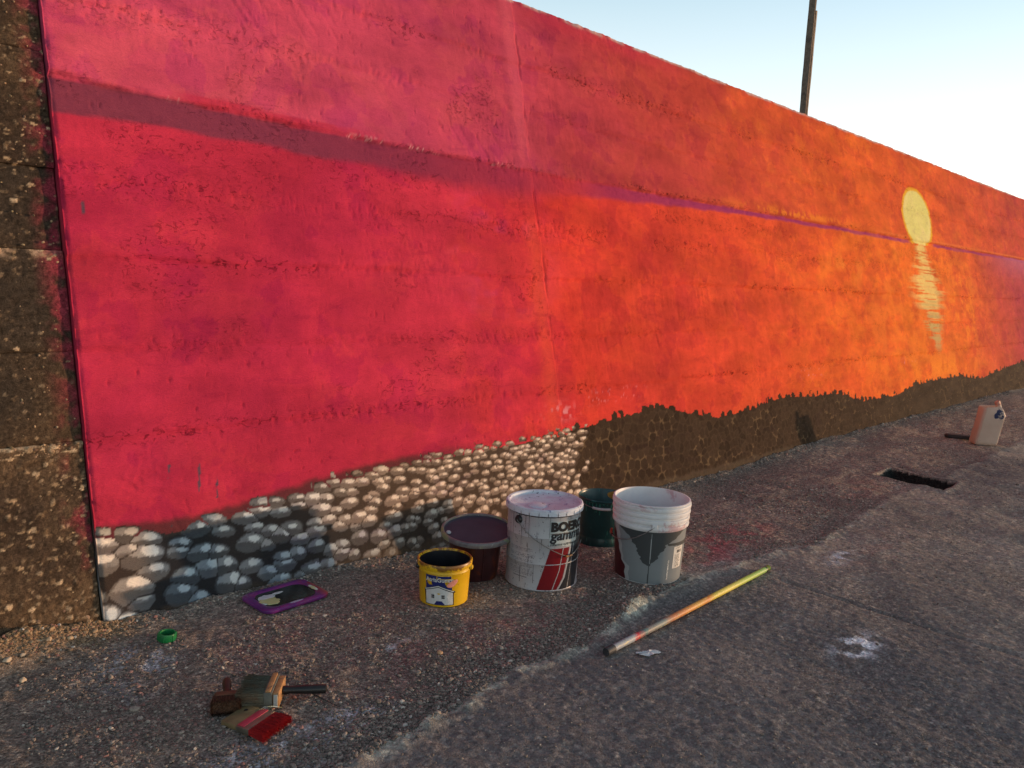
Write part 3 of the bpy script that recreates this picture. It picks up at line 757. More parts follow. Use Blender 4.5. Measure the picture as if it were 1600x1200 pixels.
    for _ in range(nst):
        q = rng.random()
        zz = z0 + (z1 - z0) * rng.random() if (q < .6 or k not in (0, 2)) else z1 - abs(rng.normal(0, .02))
        stone_pts.append((.40 + .385 * rng.random(), zz))

# ------------------------------------------------------------------ stones as one mass
ICO_V = []; ph = (1 + 5 ** .5) / 2
for a, b in ((1, ph), (-1, ph), (1, -ph), (-1, -ph)):
    ICO_V += [(0, a, b), (a, b, 0), (b, 0, a)]
ICO_V = np.array(ICO_V, float); ICO_V /= np.linalg.norm(ICO_V[0])
_bm = bmesh.new(); [_bm.verts.new(v) for v in ICO_V]; bmesh.ops.convex_hull(_bm, input=_bm.verts)
_bm.verts.index_update(); _bm.faces.ensure_lookup_table()
ICO_V = np.array([v.co[:] for v in _bm.verts]); ICO_F = np.array([[v.index for v in f.verts] for f in _bm.faces]); _bm.free()

def stones(name, P, size, cols, mat, parent=None, flat=.62, jit=.22, seed=3):
    r = np.random.default_rng(seed); n = len(P)
    A = r.normal(size=(n, 3, 3)); Q = np.linalg.qr(A)[0]
    yaw = r.random(n) * 6.283; tilt = r.normal(0, .35, n)
    cz, sz_ = np.cos(yaw), np.sin(yaw); ct, st_ = np.cos(tilt), np.sin(tilt)
    Rz = np.zeros((n, 3, 3)); Rz[:, 0, 0] = cz; Rz[:, 0, 1] = -sz_; Rz[:, 1, 0] = sz_; Rz[:, 1, 1] = cz; Rz[:, 2, 2] = 1
    Rx = np.zeros((n, 3, 3)); Rx[:, 0, 0] = 1; Rx[:, 1, 1] = ct; Rx[:, 1, 2] = -st_; Rx[:, 2, 1] = st_; Rx[:, 2, 2] = ct
    M3 = Rz @ Rx
    sc3 = np.stack([size * r.uniform(.85, 1.35, n), size * r.uniform(.6, 1., n), size * flat * r.uniform(.7, 1.2, n)], -1)
    v0 = ICO_V[None] * (1 + jit * r.uniform(-1, 1, (n, 12)))[..., None]
    v0 = np.einsum('nij,nkj->nki', Q, v0) * sc3[:, None, :]
    v = np.einsum('nij,nkj->nki', M3, v0) + P[:, None, :]
    F = (ICO_F[None] + (np.arange(n) * 12)[:, None, None]).reshape(-1, 3)
    cc = np.repeat(cols, 12, axis=0)
    return link(name, np_mesh(name, v.reshape(-1, 3), F, False, cc), parent, [mat])

sp = np.array(stone_pts)
P = np.stack([sp[:, 0], BATTER * sp[:, 1] + .026 - .002, sp[:, 1]], -1)
szs = rng.uniform(.002, .0052, len(P)) * np.where(rng.random(len(P)) < .06, 1.9, 1)
cl = np.array([.30, .20, .12]) * rng.uniform(.5, 1.7, (len(P), 1)) * rng.uniform(.92, 1.08, (len(P), 3))
o = stones("embedded_stones", P, szs, np.clip(cl, .02, .7), M_pebble, raw, .9, .25, 5); o["kind"] = "stuff"

def scatter(n, fx, fy, keep=None):
    x = fx(n); y = fy(n)
    if keep is not None:
        k = keep(x, y); x, y = x[k], y[k]
    return x, y
def avoid(x, y):
    ok = np.ones(len(x), bool)
    for fx, fy, fr in FLAT: ok &= np.hypot(x - fx, y - fy) > fr * .93
    ok &= ~((np.abs(x - 5.29) < .22) & (np.abs(y + .92) < .25))
    return ok
xs_, ys_, ss_ = [], [], []
def add(n, x, y, s):
    k = avoid(x, y); xs_.append(x[k]); ys_.append(y[k]); ss_.append(s[k])
def patchy(x, y, sc_, seed, thr): return fbm(x * sc_, y * sc_, seed, 3) > thr
# gravel strip
n = 34000; x = .3 + 4.2 * rng.random(n) ** 1.25; y = -1.12 + 1.12 * rng.random(n)
k = (y > np.interp(x, RIDGE[:, 0], RIDGE[:, 1]) - .01) & patchy(x, y, 4, 501, -.15)
x, y = x[k], y[k]; add(0, x, y, rng.lognormal(-5.85, .40, len(x)))
# dark stony patch along the slab lip
n = 8000; x = .45 + 2.2 * rng.random(n); y = np.interp(x, RIDGE[:, 0], RIDGE[:, 1]) + np.abs(rng.normal(0, .10, n))
add(0, x, y, rng.lognormal(-5.6, .36, n))
# crumbs along the wall
n = 5200; x = .3 + 11 * rng.random(n) ** 1.7; y = -np.abs(rng.normal(0, .035, n)) - .004
add(0, x, y, rng.lognormal(-5.75, .4, n) * (1 + .07 * x))
n = 700; x = .35 + .5 * rng.random(n); y = -np.abs(rng.normal(0, .045, n))
add(0, x, y, rng.lognormal(-5.7, .45, n))
# sparse grit on the slab
n = 9000; x = .6 + 5 * rng.random(n) ** 1.2; y = -2.3 + 1.25 * rng.random(n)
k = y < np.interp(x, RIDGE[:, 0], RIDGE[:, 1]) - .02; x, y = x[k], y[k]; add(0, x, y, rng.lognormal(-6.35, .4, len(x)))
# far strip
n = 7000; x = 4 + 6 * rng.random(n); y = -1.6 + 1.6 * rng.random(n)
k = patchy(x, y, 2.5, 502, -.05); x, y = x[k], y[k]; add(0, x, y, rng.lognormal(-5.75, .35, len(x)))
x = np.concatenate(xs_); y = np.concatenate(ys_); s = np.clip(np.concatenate(ss_), .0009, .011)
P = np.stack([x, y, ground_h(x, y) + s * .32], -1)
tone = rng.random(len(x))
cl = mix((.13, .105, .09), (.34, .28, .235), tone ** 1.8)
rub_ = np.exp(-(y / .12) ** 2) * ss(.95, .8, x)
cl = mix(cl, mix((.20, .115, .055), (.42, .27, .14), tone), rub_ * .85)
cl = mix(cl, (.36, .16, .14), (rng.random(len(x)) < .10) * .6 * (y > -1))
cl = mix(cl, (.50, .45, .39), (rng.random(len(x)) < .03) * 1.)
tag(stones("gravel", P, s, np.clip(cl, .02, .8), M_pebble, None, .62, .24, 9), kind="stuff")

# a few bigger pebbles one can point at
def pebble(loc, r, label, seed, colr=(.50, .40, .29), grp="loose pebbles in front of the bare wall"):
    rr = random.Random(seed); bm = bmesh.new(); bmesh.ops.create_icosphere(bm, subdivisions=3, radius=r)
    kx, ky, kz = rr.uniform(.9, 1.3), rr.uniform(.75, 1), rr.uniform(.6, .8)
    for v in bm.verts:
        n_ = v.co.normalized(); f = 1 + .12 * math.sin(n_.x * 3 + seed) * math.cos(n_.y * 4 + seed) + .06 * math.sin(n_.z * 7 + n_.x * 5)
        v.co = Vector((v.co.x * kx * f, v.co.y * ky * f, v.co.z * kz * f))
    o = bm_obj("pebble", bm, worn("pebble_stone_%d" % seed, colr, .85, .35, 60, (.2, .15, .1), 45, .58), None)
    o.location = (loc[0], loc[1], gh(*loc) + r * .45); o.rotation_euler = (0, 0, rr.uniform(0, 6))
    tag(o, label, "pebble", grp)
pebble((.525, -.2), .0095, "pale round pebble lying alone on the concrete below the bare wall", 1, (.58, .44, .30))
pebble((.515, -.085), .010, "cream pebble at the foot of the rubble nearest the photo's left edge", 2)
pebble((.555, -.075), .008, "small cream pebble in the rubble just right of a similar one", 3)
pebble((.63, -.048), .010, "tan pebble in the rubble line halfway to the mural edge", 4, (.42, .30, .19))
pebble((.685, -.05), .008, "smaller tan pebble in the rubble close to the mural edge", 5, (.46, .33, .2))
pebble((1.50, -.80), .008, "orange pebble in the gravel in front of the yellow bucket", 6, (.55, .33, .18), "stray pebbles on the gravel")

# ------------------------------------------------------------------ timber post behind the wall
M_wood_dark = worn("weathered_timber", (.13, .095, .07), .9, .4, 30, (.07, .05, .04), 12, .55, 0, .5)
post = thing("wooden_post", "weathered square timber post standing up behind the wall against the sky", "post", (7.60, 1.16, 0))
def timber(name, x0, x1, y0, y1, z0, z1, seed):
    bm = bmesh.new(); rr = random.Random(seed); rings = []
    for i in range(26):
        z = z0 + (z1 - z0) * i / 25
        j = lambda: rr.uniform(-.0025, .0025)
        rings.append([bm.verts.new((x0 + j(), y0 + j(), z)), bm.verts.new((x1 + j(), y0 + j(), z)), bm.verts.new((x1 + j(), y1 + j(), z)), bm.verts.new((x0 + j(), y1 + j(), z))])
    for a, b in zip(rings[:-1], rings[1:]):
        for k in range(4): bm.faces.new((a[k], a[(k + 1) % 4], b[(k + 1) % 4], b[k]))
    bm.faces.new(rings[0]); bm.faces.new(rings[-1])
    return bm_obj(name, bm, M_wood_dark, post, smooth=False)
timber("timber", 0, .030, .0, .062, -.05, 4.15, 1)
fb = timber("lit_face_strip", .032, .050, -.004, .03, -.05, 3.80, 2)  # paler strip standing for the post's sunlit side, light put into the wood colour
fb.data.materials.clear(); fb.data.materials.append(worn("sunlit_timber_tone", (.34, .25, .17), .9, .35, 25, (.12, .08, .06), 14, .56, 0, .5))

# ------------------------------------------------------------------ bucket helpers
def cyl_shell(name, fmask, r0, r1, H, z0, z1, t0, t1, off, mat, parent, nt_=200, nz_=90):
    """patch of a (tapered) bucket wall where fmask(theta,z) holds, lifted by off"""
    th = np.linspace(t0, t1, nt_); zz = np.linspace(z0, z1, nz_)
    T, Z = np.meshgrid(th, zz, indexing='ij'); rr = r0 + (r1 - r0) * Z / H + off
    V = np.stack([rr * np.cos(T), rr * np.sin(T), Z], -1).reshape(-1, 3)
    F = grid_faces(nt_, nz_)
    cen_t = .5 * (th[:-1] + th[1:])[:, None] + 0 * zz[None, :-1]; cen_z = .5 * (zz[:-1] + zz[1:])[None, :] + 0 * th[:-1, None]
    m = fmask(cen_t, cen_z).reshape(-1).astype(bool)
    F = F[m]
    used = np.unique(F); mp = np.full(len(V), -1); mp[used] = np.arange(len(used))
    return link(name, np_mesh(name, V[used], mp[F]), parent, [mat])

def wrap_text(name, body, size, th0, z0, r0, r1, H, off, mat, parent, bold=0.0, rot=False, xs=1.0, italic=0.0):
    cu = bpy.data.curves.new(name, 'FONT'); cu.body = body; cu.size = size; cu.offset = bold; cu.resolution_u = 3; cu.shear = italic
    tmp = bpy.data.objects.new(name + "_src", cu); COL.objects.link(tmp)
    dg = bpy.context.evaluated_depsgraph_get()
    me = bpy.data.meshes.new_from_object(tmp.evaluated_get(dg))
    bpy.data.objects.remove(tmp); bpy.data.curves.remove(cu)
    bm = bmesh.new(); bm.from_mesh(me)
    bmesh.ops.subdivide_edges(bm, edges=[e for e in bm.edges if e.calc_length() > size * .3], cuts=1)
    for v in bm.verts:
        x, y = v.co.x * xs, v.co.y
        if rot: x, y = -y, x
        z = z0 + y; r = r0 + (r1 - r0) * z / H + off; t = th0 + x / r
        v.co = Vector((r * math.cos(t), r * math.sin(t), z))
    bm.to_mesh(me); bm.free(); me.name = name; me.materials.clear()
    return link(name, me, parent, [mat])

def poly_patch(name, pts, th0, z0, r0, r1, H, off, mat, parent):
    pts = [((x + .014) * 1.36, y * 1.05 + .003) for x, y in pts]
    bm = bmesh.new()
    f = bm.faces.new([bm.verts.new((x, y, 0)) for x, y in pts])
    bmesh.ops.triangulate(bm, faces=[f])
    for _ in range(5): bmesh.ops.subdivide_edges(bm, edges=[e for e in bm.edges if e.calc_length() > .007], cuts=1)
    bmesh.ops.triangulate(bm, faces=bm.faces)
    for v in bm.verts:
        z = z0 + v.co.y; r = r0 + (r1 - r0) * z / H + off; t = th0 + v.co.x / r
        v.co = Vector((r * math.cos(t), r * math.sin(t), z))
    me = bpy.data.meshes.new(name); bm.to_mesh(me); bm.free()
    return link(name, me, parent, [mat])

def cam_theta(x, y): return math.atan2(-2.55 - y, 0 - x)
def bail(name, rr, z_ear, th_a, th_b, drop, rad, mat, parent, out=.004, n=40):
    """wire bail hanging down round the front between two ears"""
    pts = []
    for i in range(n + 1):
        t = i / n; th = th_a + (th_b - th_a) * t
        z = z_ear - drop * math.sin(math.pi * t) ** .9
        r = rr(z) + out
        pts.append((r * math.cos(th), r * math.sin(th), z))
    return tube(name, pts, rad, mat, parent, 8)

BLACK = worn("black_paint", (.018, .017, .018), .35, .3)
WIRE = worn("galvanised_wire", (.22, .21, .20), .45, .3, 60, (.12, .06, .03), 40, .6, .6)

# ------------------------------------------------------------------ white/grey plaster bucket
X0, Y0 = 2.566, -.807
H, r0, r1 = .314, .128, .147
bk = thing("plastic_bucket", "open white plastic bucket with grey printed sleeve, rightmost of the bucket group", "bucket", (X0, Y0, gh(X0, Y0) + .001))
def rb(z): return r0 + (r1 - r0) * z / H
WHITE_PL = worn("white_plastic", (.66, .66, .67), .45, .08, 14, (.54, .38, .40), 9, .57, 0, .04)
zb = .212
prof = [(.0, .004), (r0 - .006, .004), (r0 - .002, 0), (r0, .003), (rb(.1), .1), (rb(zb), zb)]
for i in range(4):
    z = zb + .004 + i * .0245
    prof += [(rb(z) + .001, z), (rb(z) + .0075, z + .003), (rb(z) + .0085, z + .009), (rb(z) + .0075, z + .0155), (rb(z) + .001, z + .0185)]
prof += [(r1 + .003, H - .004), (r1 + .003, H), (r1 - .002, H + .001), (r1 - .0035, H - .006), (rb(.1) - .004, .1), (r0 - .005, .008), (0, .008)]
lathe("body", prof, WHITE_PL, bk, 128)
tc = cam_theta(X0, Y0)
GREY = worn("grey_print", (.205, .225, .235), .45, .05, 20, None, 9, .6, 0, .02)
LGREY = worn("pale_grey_print", (.33, .345, .35), .45, .05, 20, None, 9, .6, 0, .02)
DGREY = worn("charcoal_print", (.045, .052, .055), .45, .05, 20, None, 9, .6, 0, .02)
DRED = worn("dark_red_print", (.055, .005, .008), .35, .15, 20)
def px2t(x, cx, half): return np.arcsin(np.clip((x - cx) / half, -.999, .999))
lim = lambda T: T - tc
def f_red(T, Z):
    b_ = np.interp(Z, [0, .06, .08, .13, .19, .24], [-.70, -.72, -.86, -1.0, -1.20, -1.35])
    return (lim(T) < b_ + .02 * np.sin(Z * 150)) & (Z < .19)
def f_edge(T, Z):
    b_ = np.interp(Z, [0, .06, .08, .13, .19, .24], [-.70, -.72, -.86, -1.0, -1.20, -1.35])
    e_ = b_ + .02 * np.sin(Z * 150)
    return (lim(T) >= e_) & (lim(T) < e_ + np.interp(Z, [0, .06, .08, .24], [.14, .16, .08, .30]))
def f_dark(T, Z):
    a = lim(T)
    l = np.interp(Z, [.075, .085, .10, .13, .15, .175, .195, .21], [-.02, -.10, -.22, -.30, -.38, -.52, -.72, -.95])
    r = np.interp(Z, [.075, .085, .10, .12, .14, .16, .185, .21], [.02, .12, .22, .30, .42, .50, .80, 1.15])
    wv = .025 * np.sin(Z * 170 + 2) + .015 * np.sin(Z * 420)
    return (a > l + wv) & (a < r + wv) & (Z > .077)
def f_dark2(T, Z):
    a = lim(T)
    return (a > .55) & (a < 1.5) & (Z > .158 - .012 * (a - .55)) & (Z < .166)
t0_, t1_ = tc - 1.75, tc + 1.75
full = lambda T, Z: ~(f_red(T, Z) | f_edge(T, Z) | f_dark(T, Z) | f_dark2(T, Z))
def full_w(T, Z): return full(T, Z)
cyl_shell("printed_sleeve", full_w, r0, r1, H, .004, zb, t0_, t1_, .0006, GREY, bk, 300, 110)
o = cyl_shell("sleeve_edge", f_edge, r0, r1, H, .004, zb, t0_, t1_, .0006, LGREY, bk, 300, 110)
o = cyl_shell("charcoal_splash", lambda T, Z: f_dark(T, Z) | f_dark2(T, Z), r0, r1, H, .004, zb, t0_, t1_, .0006, DGREY, bk, 300, 110)
o = cyl_shell("red_print", f_red, r0, r1, H, .004, zb, t0_, t1_, .0006, DRED, bk, 300, 110); o["label"] = "dark red patch of print on the bucket's left side"
cyl_shell("sleeve_seam", lambda T, Z: (np.abs(lim(T) - .045 - .10 * (Z - .1)) < .016), r0, r1, H, .004, .085, t0_, t1_, .0011, DGREY, bk, 300, 60)
cyl_shell("sleeve_seam", lambda T, Z: (np.abs(lim(T) - .06 - .10 * (Z - .1)) < .010), r0, r1, H, .085, .205, t0_, t1_, .0011, LGREY, bk, 300, 60)
STICK = worn("paper_sticker", (.70, .66, .60), .6, .05)
cyl_shell("sticker", lambda T, Z: (lim(T) > .78) & (lim(T) < 1.18), r0, r1, H, .062, .150, t0_, t1_, .0013, STICK, bk, 300, 30)
def f_bar(T, Z):
    a = lim(T); u = (a * 140).astype(int)
    return (a > .90) & (a < 1.10) & (Z > .124) & (Z < .136) & (_h(u, u * 0, 5) > .45)
cyl_shell("barcode", f_bar, r0, r1, H, .10, .15, t0_, t1_, .0018, DGREY, bk, 460, 60)
def f_lines(T, Z):
    a = lim(T); row = ((Z - .066) / .0055).astype(int); fr = ((Z - .066) / .0055) % 1
    return (a > .84) & (a < 1.02 + .12 * _h(row, row * 0, 8)) & (fr < .38) & ((Z < .118) | (Z > .139)) & (_h((a * 60).astype(int), row, 9) > .25)
cyl_shell("small_print", f_lines, r0, r1, H, .064, .149, t0_, t1_, .0018, DGREY, bk, 420, 130)
cyl_shell("side_lettering", lambda T, Z: (np.abs(lim(T) - .62) < .022) & (_h((Z * 420).astype(int), (T * 90).astype(int), 12) > .42) & (_h((Z * 60).astype(int), 0 * (Z * 60).astype(int), 14) > .1), r0, r1, H, .02, .10, t0_, t1_, .0012, STICK, bk, 460, 130)
tube("handle", [((rb(.225) + .012) * math.cos(tc + a), (rb(.225) + .012) * math.sin(tc + a), z) for a, z in ((.12, .236), (.04, .226), (-.15, .205), (-.35, .186), (-.55, .173), (-.75, .165), (-.95, .160), (-1.15, .158), (-1.35, .160))], .0017, WIRE, bk, 8)
box("handle_ear", (.020, .008, .020), WHITE_PL, bk, ((rb(.23) + .009) * math.cos(tc + .12), (rb(.23) + .009) * math.sin(tc + .12), .236), (0, 0, tc + .12 + math.pi / 2), .003)
tube("handle_grip", [((rb(.16) + .014) * math.cos(tc + a), (rb(.16) + .014) * math.sin(tc + a), .159) for a in (-1.25, -1.35, -1.5, -1.7)], .006, DRED, bk, 10)

# ------------------------------------------------------------------ steel paint pail with lettering
X0, Y0 = 2.188, -.580
H, r0, r1 = .311, .1365, .1385
pl = thing("paint_pail", "tall white steel paint pail with black lettering and a red stripe, its dented lid on", "paint pail", (X0, Y0, gh(X0, Y0) + .001))
def rb(z): return r0 + (r1 - r0) * z / H
def mat_pail():
    m, nt, b = new_mat("pail_enamel"); c = coords(nt)
    n1 = noise(nt, 9, 5, .6, c); base = ramp(nt, n1.outputs[0], [(.35, (.33, .33, .35)), (.65, (.40, .40, .41))]).outputs[0]
    n2 = noise(nt, 5, 6, .7, c, .3); f = ramp(nt, n2.outputs[0], [(.5, (0, 0, 0)), (.72, (.6, .6, .6))]); base = mixc(nt, f.outputs[0], base, (.40, .25, .28))
    mp = nt.nodes.new("ShaderNodeMapping"); mp.inputs["Scale"].default_value = (60, 60, 13); nt.links.new(c, mp.inputs[0])
    n3 = noise(nt, 1.0, 6, .75, mp.outputs[0]); f = ramp(nt, n3.outputs[0], [(.59, (0, 0, 0)), (.63, (.7, .7, .7))]); base = mixc(nt, f.outputs[0], base, (.10, .085, .10))
    n5 = noise(nt, 70, 5, .7, c); f = ramp(nt, n5.outputs[0], [(.62, (0, 0, 0)), (.65, (.85, .85, .85))]); base = mixc(nt, f.outputs[0], base, (.06, .05, .05))
    nt.links.new(base, b.inputs["Base Color"]); b.inputs["Roughness"].default_value = .38; b.inputs["Metallic"].default_value = 0
    n6 = noise(nt, 26, 4, .6, c); bump(nt, b, n6.outputs[0], .25, .003)
    return m
M_pail = mat_pail()
prof = [(0, .008), (r0 - .010, .008), (r0 - .006, 0), (r0, .0), (r0 + .0025, .003), (r0, .007), (rb(.08), .08)]
for zq in (.10, .2): prof += [(rb(zq), zq), (rb(zq) + .0018, zq + .003), (rb(zq), zq + .006)]
prof += [(rb(.282), .282)]
lathe("body", prof, M_pail, pl, 128)
def mat_lid():
    m, nt, b = new_mat("lid_splashed_paint"); c = coords(nt)
    n1 = noise(nt, 8, 5, .65, c, .6); base = ramp(nt, n1.outputs[0], [(.32, (.46, .46, .54)), (.45, (.56, .61, .68)), (.60, (.50, .45, .54)), (.72, (.38, .39, .54))]).outputs[0]
    n2 = noise(nt, 18, 6, .7, c, .5); f = ramp(nt, n2.outputs[0], [(.60, (0, 0, 0)), (.63, (.8, .8, .8))]); base = mixc(nt, f.outputs[0], base, (.14, .16, .34))
    n3 = noise(nt, 60, 4, .7, c); f = ramp(nt, n3.outputs[0], [(.63, (0, 0, 0)), (.65, (1, 1, 1))]); base = mixc(nt, f.outputs[0], base, (.05, .04, .06))
    nt.links.new(base, b.inputs["Base Color"]); b.inputs["Roughness"].default_value = .55; b.inputs["Specular IOR Level"].default_value = .3
    bump(nt, b, n2.outputs[0], .2, .002)
    return m
M_lid = mat_lid()
lid = lathe("lid", [(0, .300), (r1 - .012, .300), (r1 - .006, .303), (r1 - .004, .311), (r1 + .003, .313), (r1 + .0075, .310), (r1 + .0085, .303), (r1 + .007, .297), (r1 + .003, .292), (r1 + .001, .286)], M_lid, pl, 128)
tc = cam_theta(X0, Y0)
lathe("pour_cap", [(0, .0042), (.030, .0042), (.034, .003), (.036, -.002)], M_lid, lid, 48, (-.052 * math.cos(tc + 1.0) * -1, -.052 * math.sin(tc + 1.0) * -1 - .02, .300)).location = (.050 * math.cos(tc - .55), .050 * math.sin(tc - .55), .3005)
# crimped lid lugs with dark gaps
for i in range(26):
    a = 2 * math.pi * i / 26
    box("lid_lug", (.0335 if i % 2 else .031, .0022, .016), M_lid, lid, ((r1 + .0078) * math.cos(a), (r1 + .0078) * math.sin(a), .296), (0, 0, a + math.pi / 2), .0008, 0, 1)
PRED = worn("pail_red", (.19, .008, .013), .3, .15, 14)
PBLK = worn("pail_black", (.022, .024, .03), .3, .3, 20)
PCYAN = worn("pail_pale_panel", (.46, .52, .52), .4, .08, 14, (.35, .40, .40), 30, .6)
lim = lambda T: T - tc
A0 = .20
t0_, t1_ = tc - .6, tc + 1.9
def f_r(T, Z):
    a = lim(T); l = -.12 + (Z / .165) * .34 ; r = np.interp(Z, [0, .05, .16], [.42, .62, .80])
    return (a > l) & (a < r) & (Z < .165)
def f_w(T, Z):
    a = lim(T); c1 = np.interp(Z, [0, .05, .16], [.45, .66, .84]); c2 = np.interp(Z, [0, .08, .17], [.30, .50, .60])
    return (((np.abs(a - c1) < .028) & (Z < .165)) | ((np.abs(a - c2) < .012) & (Z < .165)))
def f_b(T, Z):
    a = lim(T); l = np.interp(Z, [0, .05, .16], [.48, .70, .88]); r = np.interp(Z, [0, .06, .2], [1.15, 1.32, 1.5])
    s1 = np.abs(a - np.interp(Z, [0, .17], [.80, .98])) > .012
    return (a > l) & (a < r) & (Z < .18 + .02 * (a > 1.1)) & s1
cyl_shell("red_stripe", lambda T, Z: f_r(T, Z) & ~f_w(T, Z), r0, r1, H, .006, .20, t0_, t1_, .0007, PRED, pl, 320, 110)
cyl_shell("black_stripe", lambda T, Z: f_b(T, Z) & ~f_w(T, Z) & ~f_r(T, Z), r0, r1, H, .006, .20, t0_, t1_, .0007, PBLK, pl, 320, 110)
cyl_shell("white_stripe", f_w, r0, r1, H, .006, .20, t0_, t1_, .0010, M_pail, pl, 320, 110)
cyl_shell("name_panel", lambda T, Z: (lim(T) > A0 - .02) & (lim(T) < 1.6) & (Z > .168 + .01 * np.sin(T * 2)), r0, r1, H, .165, .268, t0_, t1_, .0007, PCYAN, pl, 200, 40)
wrap_text("name_lettering", "BOERO", .046, tc + A0, .232, r0, r1, H, .0022, BLACK, pl, .0030, False, 1.10)
# slab serifs on the heavy name lettering
wrap_text("name_lettering", "gamma", .054, tc + A0, .198, r0, r1, H, .0022, PBLK, pl, .0016, False, 1.0, .12)
cyl_shell("rule_line", lambda T, Z: (np.abs(Z - .222) < .0011) & (lim(T) > A0), r0, r1, H, .21, .23, t0_, tc + 1.55, .0024, WIRE, pl, 120, 40)
cyl_shell("small_print", lambda T, Z: (np.abs(Z - .180) < .0045) & (lim(T) > A0) & (_h((T * 300).astype(int), (Z * 500).astype(int), 22) > .5) & (_h((T * 45).astype(int), 0 * (T * 9).astype(int), 23) > .15), r0, r1, H, .17, .19, t0_, tc + 1.5, .0016, DGREY, pl, 420, 18)
def f_drip(T, Z):
    k = np.floor(lim(T) / .052).astype(int); f = (lim(T) / .052) % 1
    ln = _h(k, k * 0, 31) ** 2.2 * .085; wd = .04 + .13 * _h(k, k * 0, 32); ce = .3 + .4 * _h(k, k * 0, 33)
    on = _h(k, k * 0, 34) > .30; start = .284 - .10 * (_h(k, k * 0, 35) > .7) * _h(k, k * 0, 36)
    return on & (np.abs(f - ce) < wd * (1 - .5 * (start - Z) / np.maximum(ln, .001))) & (Z < start) & (Z > start - ln)
cyl_shell("paint_drips", f_drip, r0, r1, H, .10, .284, tc - 1.6, tc + 1.6, .0026, BLACK, pl, 900, 70)
def f_ink(T, Z):      # the mass of printed instructions and crossing runs on the left side
    a = lim(T); row = (Z / .0052).astype(int); fr = (Z / .0052) % 1
    txt = (a > -1.0) & (a < -.25) & (Z > .05) & (Z < .165) & (fr < .30) & (_h((a * 70).astype(int), row, 41) > .45) & (_h(row, row * 0, 42) > .25)
    cross = (np.abs(Z - .048) < .0016) & (a > -.85) & (a < -.40) | (np.abs(a + .62) < .010) & (Z > .025) & (Z < .09) | (np.abs(a + .22) < .006) & (Z > .03) & (Z < .10)
    return txt | cross
cyl_shell("scuffed_print", f_ink, r0, r1, H, .02, .17, tc - 1.1, tc + .1, .0008, worn("faded_ink", (.12, .11, .13), .5, .3), pl, 480, 170)
tube("handle", [((rb(z) + o_) * math.cos(tc + a), (rb(z) + o_) * math.sin(tc + a), z) for a, z, o_ in ((-.72, .262, .012), (-.62, .248, .011), (-.45, .224, .009), (-.2, .199, .008), (.05, .178, .008), (.28, .160, .008), (.5, .144, .008), (.68, .134, .008), (.80, .133, .009), (.95, .140, .009), (1.15, .152, .009), (1.4, .172, .009))], .0014, WIRE, pl, 8)
tube("handle_grip", [((rb(.133) + .009) * math.cos(tc + a), (rb(.133) + .009) * math.sin(tc + a), .1325 + abs(a - .74) * .02) for a in (.64, .70, .78, .86)], .0042, worn("amber_grip", (.30, .13, .03), .4, .5, 60, (.02, .02, .02), 60, .5), pl, 10)
for a in (-.72,):
    tube("handle_ear", [((rb(.26) + q) * math.cos(tc + a), (rb(.26) + q) * math.sin(tc + a), .262) for q in (0, .004, .010, .012)], [.016, .016, .012, .004], BLACK, pl, 18)

# ------------------------------------------------------------------ small yellow bucket
X0, Y0 = 1.772, -.493
H, r0, r1 = .153, .085, .093
yb = thing("small_bucket", "small yellow plastic bucket with black paint inside and a blue house label", "bucket", (X0, Y0, gh(X0, Y0) + .001))
def rb(z): return r0 + (r1 - r0) * z / H
def mat_yel():
    m, nt, b = new_mat("yellow_plastic"); c = coords(nt)
    n1 = noise(nt, 10, 5, .6, c); base = ramp(nt, n1.outputs[0], [(.3, (.62, .36, .006)), (.7, (.70, .43, .010))]).outputs[0]
    sx = nt.nodes.new("ShaderNodeSeparateXYZ"); nt.links.new(c, sx.inputs[0])
    hi = nt.nodes.new("ShaderNodeMapRange"); hi.inputs[1].default_value = .085; hi.inputs[2].default_value = .15; nt.links.new(sx.outputs[2], hi.inputs[0])
    n2 = noise(nt, 26, 6, .7, c, .5); f = nt.nodes.new("ShaderNodeMath"); f.operation = 'MULTIPLY'; nt.links.new(n2.outputs[0], f.inputs[0]); nt.links.new(hi.outputs[0], f.inputs[1])
    g = ramp(nt, f.outputs[0], [(.42, (0, 0, 0)), (.50, (.9, .9, .9))]); base = mixc(nt, g.outputs[0], base, (.16, .055, .012))
    n3 = noise(nt, 45, 5, .7, c); g2 = ramp(nt, n3.outputs[0], [(.67, (0, 0, 0)), (.70, (.9, .9, .9))]); base = mixc(nt, g2.outputs[0], base, (.05, .03, .02))
    nt.links.new(base, b.inputs["Base Color"]); b.inputs["Roughness"].default_value = .38
    bump(nt, b, n2.outputs[0], .12, .002)
    return m
M_yel = mat_yel()
lathe("body", [(0, .004), (r0 - .008, .004), (r0 - .004, 0), (r0, .003), (rb(.05), .05), (rb(.118), .118), (rb(.12) + .002, .121), (rb(.124) + .001, .124), (rb(.13), .130), (rb(.134) + .0045, .133), (rb(.136) + .0055, .137), (r1 + .0055, .149), (r1 + .003, .153), (r1 - .001, .152), (r1 - .003, .146), (r1 - .003, .12)], M_yel, yb, 112)
lathe("inner_wall", [(r1 - .0032, .146), (rb(.08) - .0035, .09), (rb(.05) - .0035, .052)], worn("black_paint_skin", (.012, .012, .016), .35, .4, 30, (.06, .05, .02), 30, .66), yb, 96)
lathe("paint_pool", [(0, .052), (.03, .0523), (rb(.05) - .0036, .0515)], worn("wet_black_paint", (.010, .010, .014), .12, .2), yb, 64)
tc = cam_theta(X0, Y0)
BLUE = worn("label_blue", (.012, .022, .14), .35, .1); LWHITE = worn("label_white", (.62, .62, .60), .45, .05); BLK2 = BLACK
t_l = tc - .84
